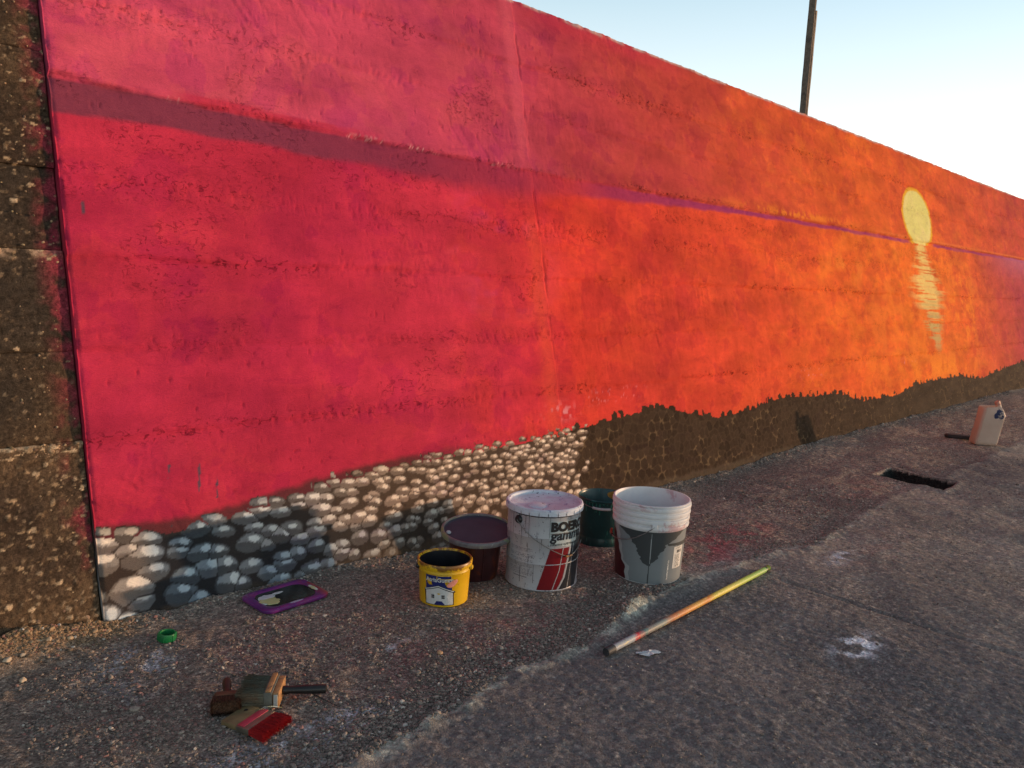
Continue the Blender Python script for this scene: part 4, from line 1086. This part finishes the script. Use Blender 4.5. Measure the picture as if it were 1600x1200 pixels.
poly_patch("label_field", [(-.009, .108), (.062, .108), (.062, .058), (-.009, .058)], t_l, 0, r0, r1, H, .0006, BLUE, yb)
wrap_text("label_lettering", "AtriaGumm", .0215, t_l + .10, .0945, r0, r1, H, .0016, LWHITE, yb, .0004, False, .98)
house = [(-.008, .008), (.064, .008), (.064, .052), (.030, .072), (-.008, .056)]
poly_patch("house_outline", [(-.010, .006), (.067, .006), (.067, .050), (.071, .048), (.0715, .053), (.028, .0765), (-.014, .0575), (-.013, .053), (-.010, .055)], t_l, 0, r0, r1, H, .0011, BLK2, yb)
poly_patch("house_front", [(-.008, .008), (.065, .008), (.065, .0505), (.028, .0695), (-.008, .0540)], t_l, 0, r0, r1, H, .0017, LWHITE, yb)
poly_patch("house_roof", [(.028, .0745), (-.012, .0575), (-.010, .0550), (.028, .0710), (.067, .0520), (.069, .0540)], t_l, 0, r0, r1, H, .0022, LWHITE, yb)
poly_patch("roof_line", [(.028, .0708), (-.009, .0550), (-.009, .0530), (.028, .0685), (.066, .0495), (.066, .0520)], t_l, 0, r0, r1, H, .0024, BLK2, yb)
for wx in (.009, .036):
    for ddx in (0, .0042):
        for ddy in (0, .0066):
            poly_patch("house_window", [(wx + ddx, .030 + ddy), (wx + ddx + .0034, .030 + ddy), (wx + ddx + .0034, .0355 + ddy), (wx + ddx, .0355 + ddy)], t_l, 0, r0, r1, H, .0023, BLK2, yb)
poly_patch("house_door", [(.016, .0085), (.044, .0085), (.036, .021), (.023, .021)], t_l, 0, r0, r1, H, .0023, BLUE, yb)
poly_patch("paint_smear", [(.050, .078), (.056, .086), (.068, .094), (.078, .096), (.080, .088), (.072, .076), (.060, .068), (.052, .070)], t_l, 0, r0, r1, H, .0028, worn("salmon_smear", (.70, .27, .20), .5, .2, 40), yb)
for a in (-1.35, 1.3):
    tube("handle_ear", [((r1 + q) * math.cos(tc + a), (r1 + q) * math.sin(tc + a), .128) for q in (.0, .004, .009, .011)], [.010, .010, .008, .003], BLACK if a < 0 else M_yel, yb, 14)
cyl_shell("embossed_panel", lambda T, Z: ((np.abs(Z - .117) < .0012) | (np.abs(Z - .105) < .001) | (np.abs(Z - .1295) < .001)) & (np.abs(T - tc) < .28) | (np.abs(np.abs(T - tc) - .28) < .012), r0, r1, H, .104, .131, tc - .6, tc + .6, .0012, worn("yellow_emboss", (.70, .45, .05), .3, .3, 40), yb, 160, 60)

# ------------------------------------------------------------------ dark red bucket with the big lid on it
X0, Y0 = 2.025, -.375
pb = thing("dark_bucket", "dark maroon plastic bucket standing under the wide purple lid", "bucket", (X0, Y0, gh(X0, Y0) + .001))
M_mar = worn("maroon_plastic", (.050, .016, .018), .3, .35, 10, (.14, .03, .012), 9, .55, 0, .05)
lathe("body", [(0, .004), (.083, .004), (.087, 0), (.0895, .004), (.103, .150), (.107, .153), (.107, .166), (.104, .168), (.100, .164), (.086, .010), (0, .010)], M_mar, pb, 96)
tube("side_rib", [((.0905 + .0135 * t) * math.cos(cam_theta(X0, Y0) + .35), (.0905 + .0135 * t) * math.sin(cam_theta(X0, Y0) + .35), .01 + .14 * t) for t in (0, .33, .66, 1)], .0022, M_mar, pb, 6)
tcx = cam_theta(2.03, -.38)
ld = thing("bucket_lid", "wide round purple paint-stained lid resting tilted on the maroon bucket", "lid", (2.022, -.392, .176))
tilt = R(6.5)
ax = Vector((-math.sin(tcx), math.cos(tcx), 0))
ld.rotation_mode = 'QUATERNION'
from mathutils import Quaternion
ld.rotation_quaternion = Quaternion(ax, tilt)
def mat_purple():
    m, nt, b = new_mat("purple_dried_paint"); c = coords(nt)
    n1 = noise(nt, 7, 6, .7, c, .5); base = ramp(nt, n1.outputs[0], [(.3, (.045, .042, .060)), (.7, (.070, .062, .084))]).outputs[0]
    n2 = noise(nt, 24, 6, .75, c, .6); f = ramp(nt, n2.outputs[0], [(.66, (0, 0, 0)), (.69, (.9, .9, .9))]); base = mixc(nt, f.outputs[0], base, (.02, .015, .03))
    nt.links.new(base, b.inputs["Base Color"]); b.inputs["Roughness"].default_value = .7; b.inputs["Specular IOR Level"].default_value = .2
    bump(nt, b, n2.outputs[0], .3, .002)
    return m
def mat_rim():
    m, nt, b = new_mat("rim_layered_paint"); c = coords(nt)
    n1 = noise(nt, 12, 5, .7, c, .5); base = ramp(nt, n1.outputs[0], [(.35, (.09, .075, .09)), (.5, (.16, .15, .15)), (.6, (.20, .24, .11)), (.68, (.13, .13, .14))]).outputs[0]
    n2 = noise(nt, 55, 5, .75, c); f = ramp(nt, n2.outputs[0], [(.62, (0, 0, 0)), (.66, (.8, .8, .8))]); base = mixc(nt, f.outputs[0], base, (.38, .38, .38))
    nt.links.new(base, b.inputs["Base Color"]); b.inputs["Roughness"].default_value = .4
    bump(nt, b, n2.outputs[0], .3, .002)
    return m
M_purp = mat_purple()
lathe("lid_disc", [(0, .001), (.08, .0), (.127, -.001), (.131, .003), (.131, -.006), (0, -.006)], M_purp, ld, 112)
lathe("lid_rim", [(.1315, -.004), (.1315, .006), (.134, .0095), (.139, .0095), (.1425, .006), (.1435, -.002), (.1425, -.010), (.139, -.0125), (.1315, -.0125)], mat_rim(), ld, 112, close=True)
tube("lid_knob", [(.118 * math.cos(tcx - 1.25), .118 * math.sin(tcx - 1.25), .001 + k) for k in (0, .004, .008, .010)], [.010, .010, .007, .002], worn("dried_white_paint", (.36, .36, .38), .5, .3, 40), ld, 14)

# ------------------------------------------------------------------ green bucket behind
X0, Y0 = 2.745, -.43
tb = thing("bucket", "dark green open bucket with white handle grip, half hidden behind the white bucket", "bucket", (X0, Y0, -.021))
M_teal = worn("dark_green_plastic", (.006, .045, .045), .35, .3, 10, (.02, .14, .13), 14, .60, 0, .05, drips=(.03, .16, .12))
lathe("body", [(0, .004), (.093, .004), (.098, .0), (.100, .004), (.1005, .045), (.098, .050), (.0985, .056), (.108, .212), (.112, .214), (.1125, .222), (.110, .225), (.107, .220), (.097, .05), (.092, .010), (0, .010)], M_teal, tb, 96)
tc = cam_theta(X0, Y0)
pp = [(.114 * math.cos(tc + a), .114 * math.sin(tc + a), .212 - .022 * math.sin(math.pi * (a + 1.3) / 2.6)) for a in np.linspace(-1.3, 1.3, 24)]
tube("handle", pp, .0016, WIRE, tb, 8)
tube("handle_grip", [pp[i] for i in range(8, 15)], .0058, worn("white_grip", (.50, .48, .48), .5, .12, 60, (.15, .1, .1), 60, .66), tb, 12)
cyl_shell("paint_runs", lambda T, Z: (np.floor((T - tc) / .05).astype(int) % 3 == 0) & (Z > .21 - .05 * _h(np.floor((T - tc) / .05).astype(int), 0 * (Z * 9).astype(int), 61)), .100, .109, .214, .13, .212, tc - 1.2, tc + 1.2, .0008, worn("green_runs", (.02, .15, .11), .4, .3), tb, 200, 40)
cyl_shell("paint_smear", lambda T, Z: (np.abs(np.hypot((T - tc - math.pi + .65) / .5, (Z - .200) / .02)) < 1), .093, .1055, .214, .15, .22, tc + 2.0, tc + 3.6, -.0012, worn("orange_smear", (.45, .22, .03), .5, .5, 60), tb, 100, 30)

# ------------------------------------------------------------------ paint tray lid used as a palette
tr = thing("palette_lid", "purple rounded rectangular tub lid used as a palette with black and cream paint", "palette", (1.34, -.152, gh(1.34, -.15) + .002), (0, R(0), R(2)))
def rrect(hx, hy, r, n=8):
    pts = []
    for cx, cy, a0 in ((hx - r, hy - r, 0), (-hx + r, hy - r, 90), (-hx + r, -hy + r, 180), (hx - r, -hy + r, 270)):
        for k in range(n + 1):
            a = R(a0 + 90 * k / n); pts.append((cx + r * math.cos(a), cy + r * math.sin(a)))
    return pts
def loft(name, loops, mat, parent, capb=True, capt=True):
    bm = bmesh.new(); rings = [[bm.verts.new(p) for p in lp] for lp in loops]
    for a, b in zip(rings[:-1], rings[1:]):
        n = len(a)
        for i in range(n): bm.faces.new((a[i], a[(i + 1) % n], b[(i + 1) % n], b[i]))
    if capb: bm.faces.new(rings[0])
    if capt: bm.faces.new(rings[-1])
    return bm_obj(name, bm, mat, parent)
def rr3(hx, hy, r, z, n=8): return [(x, y, z) for x, y in rrect(hx, hy, r, n)]
def mat_tray():
    m, nt, b = new_mat("purple_glossy_paint"); c = coords(nt)
    n1 = noise(nt, 11, 5, .7, c, .4); base = ramp(nt, n1.outputs[0], [(.35, (.085, .02, .13)), (.5, (.14, .02, .17)), (.62, (.19, .03, .15)), (.75, (.30, .03, .02))]).outputs[0]
    n2 = noise(nt, 50, 5, .7, c); f = ramp(nt, n2.outputs[0], [(.64, (0, 0, 0)), (.67, (.85, .85, .85))]); base = mixc(nt, f.outputs[0], base, (.42, .38, .48))
    sx = nt.nodes.new("ShaderNodeSeparateXYZ"); nt.links.new(c, sx.inputs[0])
    f2 = ramp(nt, sx.outputs[0], [(.085, (0, 0, 0)), (.12, (.85, .85, .85))]); n3 = noise(nt, 25, 4, .7, c); g = ramp(nt, n3.outputs[0], [(.42, (0, 0, 0)), (.5, (1, 1, 1))])
    ff = mixc(nt, 1.0, f2.outputs[0], g.outputs[0], 'MULTIPLY'); base = mixc(nt, ff, base, (.34, .035, .012))
    nt.links.new(base, b.inputs["Base Color"]); b.inputs["Roughness"].default_value = .3
    return m
M_tray = mat_tray()
loft("rim", [rr3(.122, .088, .03, 0), rr3(.126, .092, .034, .003), rr3(.128, .094, .036, .008), rr3(.127, .093, .035, .012), rr3(.122, .088, .03, .0155), rr3(.112, .078, .030, .0155), rr3(.098, .066, .036, .013), rr3(.090, .058, .038, .006)], M_tray, tr)
loft("black_paint", [rr3(.092, .060, .038, .0065), rr3(.097, .064, .040, .0120), rr3(.080, .048, .036, .0130)], worn("black_green_wet_paint", (.012, .014, .011), .25, .5, 12, (.03, .05, .04), 14, .55), tr, False, True)
def blob(name, cx, cy, pts, z, mat, parent, hgt=.002):
    return loft(name, [[(cx + x * k, cy + y * k, zz) for x, y in pts] for k, zz in ((1, z), (.97, z + hgt * .8), (.85, z + hgt))], mat, parent, False, True)
def ragged(hx, hy, seed, n=30, amp=.18):
    rr = random.Random(seed); return [(hx * math.cos(2 * math.pi * i / n) * (1 + rr.uniform(-amp, amp)), hy * math.sin(2 * math.pi * i / n) * (1 + rr.uniform(-amp, amp))) for i in range(n)]
CREAM = worn("cream_paint", (.50, .50, .22), .4, .15, 30, (.55, .62, .60), 22, .55); WPAINT = worn("white_paint", (.55, .58, .58), .4, .1)
blob("cream_dab", -.070, -.012, ragged(.032, .034, 3), .0125, CREAM, tr)
blob("white_dab", -.062, .020, ragged(.030, .018, 4), .0128, WPAINT, tr)
blob("white_dab", -.015, .030, ragged(.020, .007, 5), .0128, WPAINT, tr)
blob("cream_dab", .103, -.012, ragged(.008, .028, 6), .0150, CREAM, tr)
blob("white_dab", -.005, -.078, ragged(.026, .005, 7), .0158, worn("lilac_paint", (.40, .38, .50), .4, .1), tr, .001)

# ------------------------------------------------------------------ green plastic ring cap
rg = thing("ring_cap", "small green plastic screw ring lying on the ground near the mural's corner", "cap", (.909, -.208, gh(.909, -.208) + .002), (R(4), R(3), .3))
M_grn = worn("green_plastic", (.008, .16, .045), .4, .12, 30)
bm = bmesh.new(); nn = 48
def ringp(r, z, hexa): return [bm.verts.new(((r * (1 + (.06 * (1 - abs(math.cos(3 * 2 * math.pi * i / nn))) if hexa else 0))) * math.cos(2 * math.pi * i / nn), (r * (1 + (.06 * (1 - abs(math.cos(3 * 2 * math.pi * i / nn))) if hexa else 0))) * math.sin(2 * math.pi * i / nn), z)) for i in range(nn)]
rs = [ringp(.0245, 0, True), ringp(.0255, .002, True), ringp(.0255, .022, True), ringp(.0245, .024, True), ringp(.0205, .024, False), ringp(.0200, .022, False), ringp(.0200, .001, False)]
for a, b in zip(rs, rs[1:] + rs[:1]):
    for i in range(nn): bm.faces.new((a[i], a[(i + 1) % nn], b[(i + 1) % nn], b[i]))
bm_obj("ring", bm, M_grn, rg)
for i in range(6):
    a = 2 * math.pi * (i + .5) / 6 * 1 + 0
    box("grip_rib", (.0035, .0022, .020), M_grn, rg, (.0272 * math.cos(a), .0272 * math.sin(a), .0125), (0, 0, a + math.pi / 2), .0006)

# ------------------------------------------------------------------ big block brush
def gz(x, y, r=.05): return max(gh(x + a * r, y + b * r) for a in (-1, 0, 1) for b in (-1, 0, 1))
bb = thing("block_brush", "thick block paintbrush with grey bristles, wooden block and black handle", "paintbrush", (.985, -.722, gz(.985, -.722) + .001), (0, 0, R(-40)))
# local x = towards the handle, local y = along the block
M_br = None
def bristle_mat(name, col, tip, rough=.7):
    m, nt, b = new_mat(name); c = coords(nt)
    mp = nt.nodes.new("ShaderNodeMapping"); mp.inputs["Scale"].default_value = (12, 420, 420); nt.links.new(c, mp.inputs[0])
    n1 = noise(nt, 1, 4, .6, mp.outputs[0]); base = ramp(nt, n1.outputs[0], [(.3, tuple(x * .45 for x in col)), (.7, tuple(min(1, x * 1.5) for x in col))]).outputs[0]
    n2 = noise(nt, 22, 4, .7, c); f = ramp(nt, n2.outputs[0], [(.45, (0, 0, 0)), (.6, (.8, .8, .8))]); base = mixc(nt, f.outputs[0], base, tip)
    nt.links.new(base, b.inputs["Base Color"]); b.inputs["Roughness"].default_value = rough
    bump(nt, b, n1.outputs[0], .8, .002)
    return m
def bristles(name, L, W, T, flare, mat, parent, base_x, dirx, zc, seed, nb=900, rad=.0007, skew=0.0, droop=0.0):
    """dense tuft: solid core plus individual hairs, extending along dirx from base_x"""
    rr = np.random.default_rng(seed); Vs = []; Fs = []
    def addq(V_, F_):
        o_ = sum(len(v) for v in Vs); Vs.append(np.array(V_)); Fs.append(np.array(F_) + o_)
    n = nb
    u = rr.uniform(-1, 1, n); v = rr.uniform(-1, 1, n)
    edge = rr.random(n) < .6
    side = rr.integers(0, 4, n)
    u = np.where(edge & (side == 0), -1, np.where(edge & (side == 1), 1, u)); v = np.where(edge & (side == 2), -1, np.where(edge & (side == 3), 1, v))
    ln = L * rr.uniform(.78, 1.05, n)
    sp_ = rr.normal(0, .0024, (n, 2))
    V_ = np.zeros((n, 3, 3, 3))
    for k, t in enumerate((0, .55, 1.0)):
        x = base_x + dirx * ln * t
        y = u * W / 2 * (1 + flare * t) + sp_[:, 0] * t + skew * t
        z = zc + v * T / 2 * (1 + flare * .5 * t) + sp_[:, 1] * t - droop * t * t
        r_ = rad * (1 - .5 * t)
        for q in range(3):
            a = q * 2.094
            V_[:, k, q] = np.stack([x, y + r_ * math.cos(a), z + r_ * math.sin(a)], -1)
    V_ = V_.reshape(-1, 3); F_ = []
    base = np.arange(n) * 9
    for k in (0, 1):
        for q in range(3):
            F_.append(np.stack([base + k * 3 + q, base + k * 3 + (q + 1) % 3, base + (k + 1) * 3 + (q + 1) % 3, base + (k + 1) * 3 + q], -1))
    me = np_mesh(name, V_, np.concatenate(F_), True)
    # core
    bm = bmesh.new(); bm.from_mesh(me)
    lo = []
    for t in (0, .45, .78):
        W2 = W / 2 * (1 + flare * t) * .97; T2 = T / 2 * (1 + flare * .5 * t) * .97
        lo.append([bm.verts.new((base_x + dirx * L * t, a * W2 + skew * t, zc + b * T2 - droop * t * t)) for a, b in ((-1, -1), (1, -1), (1, 1), (-1, 1))])
    for a, b in zip(lo[:-1], lo[1:]):
        for i in range(4): bm.faces.new((a[i], a[(i + 1) % 4], b[(i + 1) % 4], b[i]))
    bm.faces.new(lo[-1]); bm.to_mesh(me); bm.free()
    o = link(name, me, parent, [mat]); o["kind"] = "stuff"
    return o
M_bw = worn("brush_wood", (.38, .20, .08), .55, .35, 40, (.10, .07, .05), 30, .58)
M_greyp = worn("grey_paint_crust", (.12, .125, .105), .7, .3, 40, (.22, .13, .06), 30, .6)
bristles("bristles", .072, .094, .040, .06, bristle_mat("grey_bristle", (.14, .13, .09), (.17, .10, .055)), bb, -.012, -1, .024, 5, 1500)
box("ferrule_block", (.022, .100, .047), M_greyp, bb, (-.002, 0, .0245), (0, 0, 0), .002)
box("wood_strip", (.013, .098, .0045), M_bw, bb, (-.002, 0, .0505), (0, 0, 0), .001)
box("wood_block", (.016, .094, .043), M_bw, bb, (.0175, 0, .0245), (0, 0, 0), .003)
box("white_end", (.010, .004, .034), worn("white_scuff", (.38, .40, .38), .6, .1), bb, (.0175, -.0485, .0245), (0, 0, 0), .001)
tube("handle", [(.026, .004, .026), (.034, .005, .026), (.045, .0055, .026), (.065, .008, .0255), (.09, .010, .025), (.12, .013, .0245), (.138, .015, .024), (.141, .0153, .024)], [.011, .012, .0095, .0108, .0118, .0125, .0115, .006], worn("black_handle", (.012, .011, .011), .38, .3), bb, 20)
# ------------------------------------------------------------------ flat red brush
rbz = gz(.905, -.80, .06)
rd = thing("flat_brush", "flat paintbrush with bright red bristles and worn wooden end, nearest to the camera", "paintbrush", (.897, -.800, rbz + .001), (R(2), R(-3), R(-72)))
# local x along brush towards the bristles
box("wooden_end", (.056, .088, .014), worn("olive_stained_wood", (.20, .14, .065), .6, .3, 30), rd, (-.046, 0, .009), (0, 0, 0), .003)
lathe("hang_hole", [(0, 0), (.0042, 0), (.0048, .0004)], BLACK, rd, 18, (-.052, .020, .0163))
box("ferrule", (.042, .094, .016), worn("ferrule_metal", (.20, .18, .14), .4, .2, 30, (.1, .08, .05), 20, .6, .6), rd, (.001, 0, .0095), (0, 0, 0), .002)
box("pink_band", (.022, .084, .0012), worn("pink_paint_band", (.50, .05, .08), .45, .2, 30), rd, (-.007, 0, .0181), (0, 0, 0), .0004)
bristles("bristles", .056, .090, .013, .05, bristle_mat("red_bristle", (.50, .012, .014), (.42, .006, .01)), rd, .020, 1, .0095, 8, 1300, .0007, 0, .002)
for k in range(6):
    tube("stray_hair", [(-.018 + .004 * k, .03 + .003 * k, .019), (-.010 + .006 * k, .042, .024 + .002 * k), (.002 + .006 * k, .052 + .002 * k, .022)], .0004, CREAM, rd, 4)
# ------------------------------------------------------------------ small brown brush
br = thing("round_brush", "small brown worn brush with dark stub handle, leftmost of the three brushes", "paintbrush", (.882, -.672, gz(.882, -.672, .03) + .001), (0, 0, R(60)))
M_brn = worn("brown_varnish", (.055, .022, .012), .5, .4, 30, (.02, .012, .01), 20, .55)
bristles("bristles", .040, .066, .034, .04, bristle_mat("brown_bristle", (.10, .045, .02), (.06, .02, .012)), br, -.008, -1, .019, 11, 900)
loft("head", [[(x_, y_ * k, .019 + z_ * k) for y_, z_ in rrect(.034, .019, .012, 5)] for x_, k in ((-.012, .96), (-.010, 1), (.008, 1), (.014, .8), (.017, .5))], worn("brown_block", (.12, .055, .025), .55, .35, 30), br)
tube("handle", [(.014, 0, .02), (.026, .002, .021), (.045, .004, .024), (.066, .006, .028), (.078, .007, .031), (.081, .007, .031)], [.013, .0095, .010, .0125, .010, .004], M_brn, br, 18)
# thin stick
stz = gz(1.085, -.82, .03)
tag(tube("thin_stick", [(1.070, -.765, stz + .012), (1.080, -.795, stz + .009), (1.090, -.83, stz + .005), (1.101, -.868, stz + .003)], [.0019, .0017, .0014, .0010], BLACK), "thin black stick poking out from under the brush handle", "stick")

# ------------------------------------------------------------------ roller pole
A = Vector((1.875, -1.150, 0)); B = Vector((2.985, -1.112, 0))
A.z = gz(A.x, A.y, .02) + .013; B.z = gz(B.x, B.y, .02) + .013
L = (B - A).length; dr = (B - A).normalized()
po = thing("extension_pole", "long paint-streaked roller pole, grey at one end and yellow green at the other", "pole", A)
po.rotation_mode = 'QUATERNION'; po.rotation_quaternion = dr.to_track_quat('X', 'Z')
def mat_pole():
    m, nt, b = new_mat("pole_paint_streaks"); c = coords(nt)
    sx = nt.nodes.new("ShaderNodeSeparateXYZ"); nt.links.new(c, sx.inputs[0])
    n1 = noise(nt, 24, 4, .7, c); ad = nt.nodes.new("ShaderNodeMath"); ad.operation = 'MULTIPLY_ADD'; ad.inputs[1].default_value = .09
    nt.links.new(n1.outputs[0], ad.inputs[0]); nt.links.new(sx.outputs[0], ad.inputs[2])
    s_ = nt.nodes.new("ShaderNodeMath"); s_.operation = 'MULTIPLY'; s_.inputs[1].default_value = .85; nt.links.new(ad.outputs[0], s_.inputs[0])
    r = ramp(nt, s_.outputs[0], [(0, (.30, .32, .34)), (.16, (.34, .36, .38)), (.175, (.50, .02, .03)), (.205, (.05, .16, .16)), (.225, (.22, .19, .17)), (.30, (.20, .24, .22)), (.36, (.45, .16, .06)), (.45, (.62, .24, .05)), (.50, (.60, .34, .06)), (.56, (.60, .18, .03)), (.60, (.62, .50, .06)), (.70, (.68, .56, .10)), (.80, (.42, .52, .07)), (.95, (.24, .42, .10))])
    n2 = noise(nt, 90, 4, .7, c); f = ramp(nt, n2.outputs[0], [(.62, (0, 0, 0)), (.65, (.8, .8, .8))])
    base = mixc(nt, f.outputs[0], r.outputs[0], (.16, .28, .14))
    mp = nt.nodes.new("ShaderNodeMapping"); mp.inputs["Scale"].default_value = (14, 110, 110); nt.links.new(c, mp.inputs[0])
    n3 = noise(nt, 1, 3, .6, mp.outputs[0]); f3 = ramp(nt, n3.outputs[0], [(.62, (0, 0, 0)), (.66, (.7, .7, .7))]); base = mixc(nt, f3.outputs[0], base, (.72, .58, .20))
    nt.links.new(base, b.inputs["Base Color"]); b.inputs["Roughness"].default_value = .55
    bump(nt, b, n2.outputs[0], .4, .002)
    return m
tube("tube", [(.03 + (L - .06) * i / 12, 0, 0) for i in range(13)], .0112, mat_pole(), po, 24)
tube("end_sleeve", [(-.004, 0, 0), (.0, 0, 0), (.034, 0, 0), (.036, 0, 0)], [.0125, .0135, .0135, .0115], worn("black_rubber", (.03, .032, .036), .6, .3, 40), po, 20)
tube("collar", [(L - .034, 0, 0), (L - .033, 0, 0), (L - .028, 0, 0), (L - .027, 0, 0)], [.0112, .0122, .0122, .010], BLACK, po, 20)
tube("threaded_tip", [(L - .027 + .003 * i, 0, 0) for i in range(11)], [.0082 if i % 2 else .0095 for i in range(9)] + [.0115, .0105], worn("tip_plastic", (.26, .30, .04), .5, .3), po, 18)

# ------------------------------------------------------------------ paint scrap
zr_ = gz(1.99, -1.229, .02)
bm = bmesh.new(); pr = ragged(.036, .019, 21, 22, .35); ctr = bm.verts.new((0, 0, .006)); rv = [bm.verts.new((x, y, .002 + .005 * random.random())) for x, y in pr]
mid = [bm.verts.new((x * .5, y * .5, .003 + .007 * random.random())) for x, y in pr]
for i in range(22):
    j = (i + 1) % 22; bm.faces.new((rv[i], rv[j], mid[j], mid[i])); bm.faces.new((mid[i], mid[j], ctr))
ps = bm_obj("paper_scrap", bm, worn("white_scrap", (.55, .55, .57), .7, .15), None, smooth=False)
ps.location = (1.99, -1.229, zr_); ps.rotation_euler = (0, 0, -.5)
tag(ps, "crumpled white scrap lying beside the grey end of the pole", "scrap")

# ------------------------------------------------------------------ cut-open white jerrycan, far right
JX, JY = 7.02, -.845
jn = Vector((-.97, -.236, 0)); ja = math.atan2(jn.y, jn.x)
jc = thing("cut_jerrycan", "white plastic jerrycan with its top cut away and blue stain, leaning on the far ground", "jerrycan", (JX, JY, gh(JX, JY) + .004), (0, 0, ja + math.pi / 2 + R(26)))
# local x = to the camera's right, local -y = towards the camera
def mat_jerry():
    m, nt, b = new_mat("jerrycan_plastic"); c = coords(nt)
    n1 = noise(nt, 9, 5, .6, c); base = ramp(nt, n1.outputs[0], [(.3, (.70, .54, .43)), (.7, (.78, .64, .53))]).outputs[0]
    v = nt.nodes.new("ShaderNodeVectorMath"); v.operation = 'DISTANCE'; v.inputs[1].default_value = (.062, -.05, .245); nt.links.new(c, v.inputs[0])
    n2 = noise(nt, 26, 4, .7, c); ad = nt.nodes.new("ShaderNodeMath"); ad.operation = 'MULTIPLY_ADD'; ad.inputs[1].default_value = .16; nt.links.new(n2.outputs[0], ad.inputs[0]); nt.links.new(v.outputs["Value"], ad.inputs[2])
    f = ramp(nt, ad.outputs[0], [(.108, (1, 1, 1)), (.118, (0, 0, 0))]); base = mixc(nt, f.outputs[0], base, (.02, .025, .11))
    mp = nt.nodes.new("ShaderNodeMapping"); mp.inputs["Scale"].default_value = (60, 60, 6); nt.links.new(c, mp.inputs[0])
    n3 = noise(nt, 1, 3, .6, mp.outputs[0]); f = ramp(nt, n3.outputs[0], [(.68, (0, 0, 0)), (.72, (.8, .8, .8))]); base = mixc(nt, f.outputs[0], base, (.33, .14, .07))
    n4 = noise(nt, 30, 4, .7, c); f = ramp(nt, n4.outputs[0], [(.70, (0, 0, 0)), (.72, (1, 1, 1))]); base = mixc(nt, f.outputs[0], base, (.08, .03, .03))
    nt.links.new(base, b.inputs["Base Color"]); b.inputs["Roughness"].default_value = .45
    tr_ = nt.nodes.new("ShaderNodeBsdfTranslucent"); nt.links.new(base, tr_.inputs[0]); ms = nt.nodes.new("ShaderNodeMixShader"); ms.inputs[0].default_value = .45
    nt.links.new(b.outputs[0], ms.inputs[1]); nt.links.new(tr_.outputs[0], ms.inputs[2]); nt.links.new(ms.outputs[0], nt.nodes["Material Output"].inputs[0])
    return m
M_jer = mat_jerry()
sh = math.tan(R(9))
bm = bmesh.new(); base_l = rrect(.088, .060, .022, 6); n = len(base_l); rows = []
zs = [0, .006, .02, .05, .1, .15, .2, .24, .27, .29, .302]
for iz, z in enumerate(zs):
    ring = []
    for (x, y) in base_l:
        k = {0: .86, 1: .95}.get(iz, 1.0) * (1 - .03 * math.exp(-((z - .15) / .08) ** 2))
        # shoulder on the right side (x>0) closes in towards the neck, the left is simply cut off
        zz = z; xx = x * k; yy = y * k
        if x > .02 and z > .245:
            t = min((z - .245) / .057, 1); xx = x - (x - .034) * t * .75; yy = y * (1 - .45 * t)
            zz = z + .004 * t
        if x <= .02 and z > .27: zz = .27 + (z - .27) * .95 + .004 * math.sin(x * 90)
        ring.append(bm.verts.new((xx + sh * zz, yy, zz)))
    rows.append(ring)
for a, b in zip(rows[:-1], rows[1:]):
    for i in range(n): bm.faces.new((a[i], a[(i + 1) % n], b[(i + 1) % n], b[i]))
bm.faces.new(rows[0])
body = bm_obj("body", bm, M_jer, jc)
sol = body.modifiers.new("wall", 'SOLIDIFY'); sol.thickness = .0025; sol.offset = -1
tube("neck", [(.030 + sh * .30, -.02, .298), (.029 + sh * .30, -.02, .306), (.026 + sh * .3, -.02, .318), (.0255 + sh * .3, -.02, .320)], [.022, .018, .018, .014], M_jer, jc, 20)
tube("cap", [(.022 + sh * .3, -.02, .319), (.021 + sh * .3, -.02, .322), (.013 + sh * .3, -.02, .344), (.011 + sh * .3, -.02, .347)], [.017, .0195, .0190, .015], worn("salmon_cap", (.55, .24, .17), .5, .2, 40), jc, 20)
tube("side_rib", [(.080 + sh * z - .0, -.050, z) for z in (.02, .08, .15, .21, .235)], .0035, M_jer, jc, 8)
tube("side_rib", [(-.072 + sh * z - .0, -.0585, z) for z in (.02, .08, .15, .21, .28)], .003, M_jer, jc, 8)
# dark flat thing beside it
fo = loft("dark_oval", [[(x * k, y * k, z) for x, y in rrect(.118, .042, .040, 6)] for k, z in ((.96, 0), (1, .008), (1, .022), (.92, .030))], worn("dark_oval_matte", (.022, .016, .015), .7, .3, 20), None)
fo.location = (7.12, -.66, gz(7.12, -.66, .04) + .002); fo.rotation_euler = (0, R(2), R(100))
tag(fo, "flat dark oval piece lying left of the white jerrycan", "scraper")
for o_ in bpy.data.objects:
    if re_names(o_.name): o_["kind"] = "stuff"
print("tris approx:", sum(sum(len(p.vertices) - 2 for p in o.data.polygons) if len(o.data.polygons) < 3000 else len(o.data.polygons) * (len(o.data.polygons[0].vertices) - 2) for o in bpy.data.objects if o.type == 'MESH'))
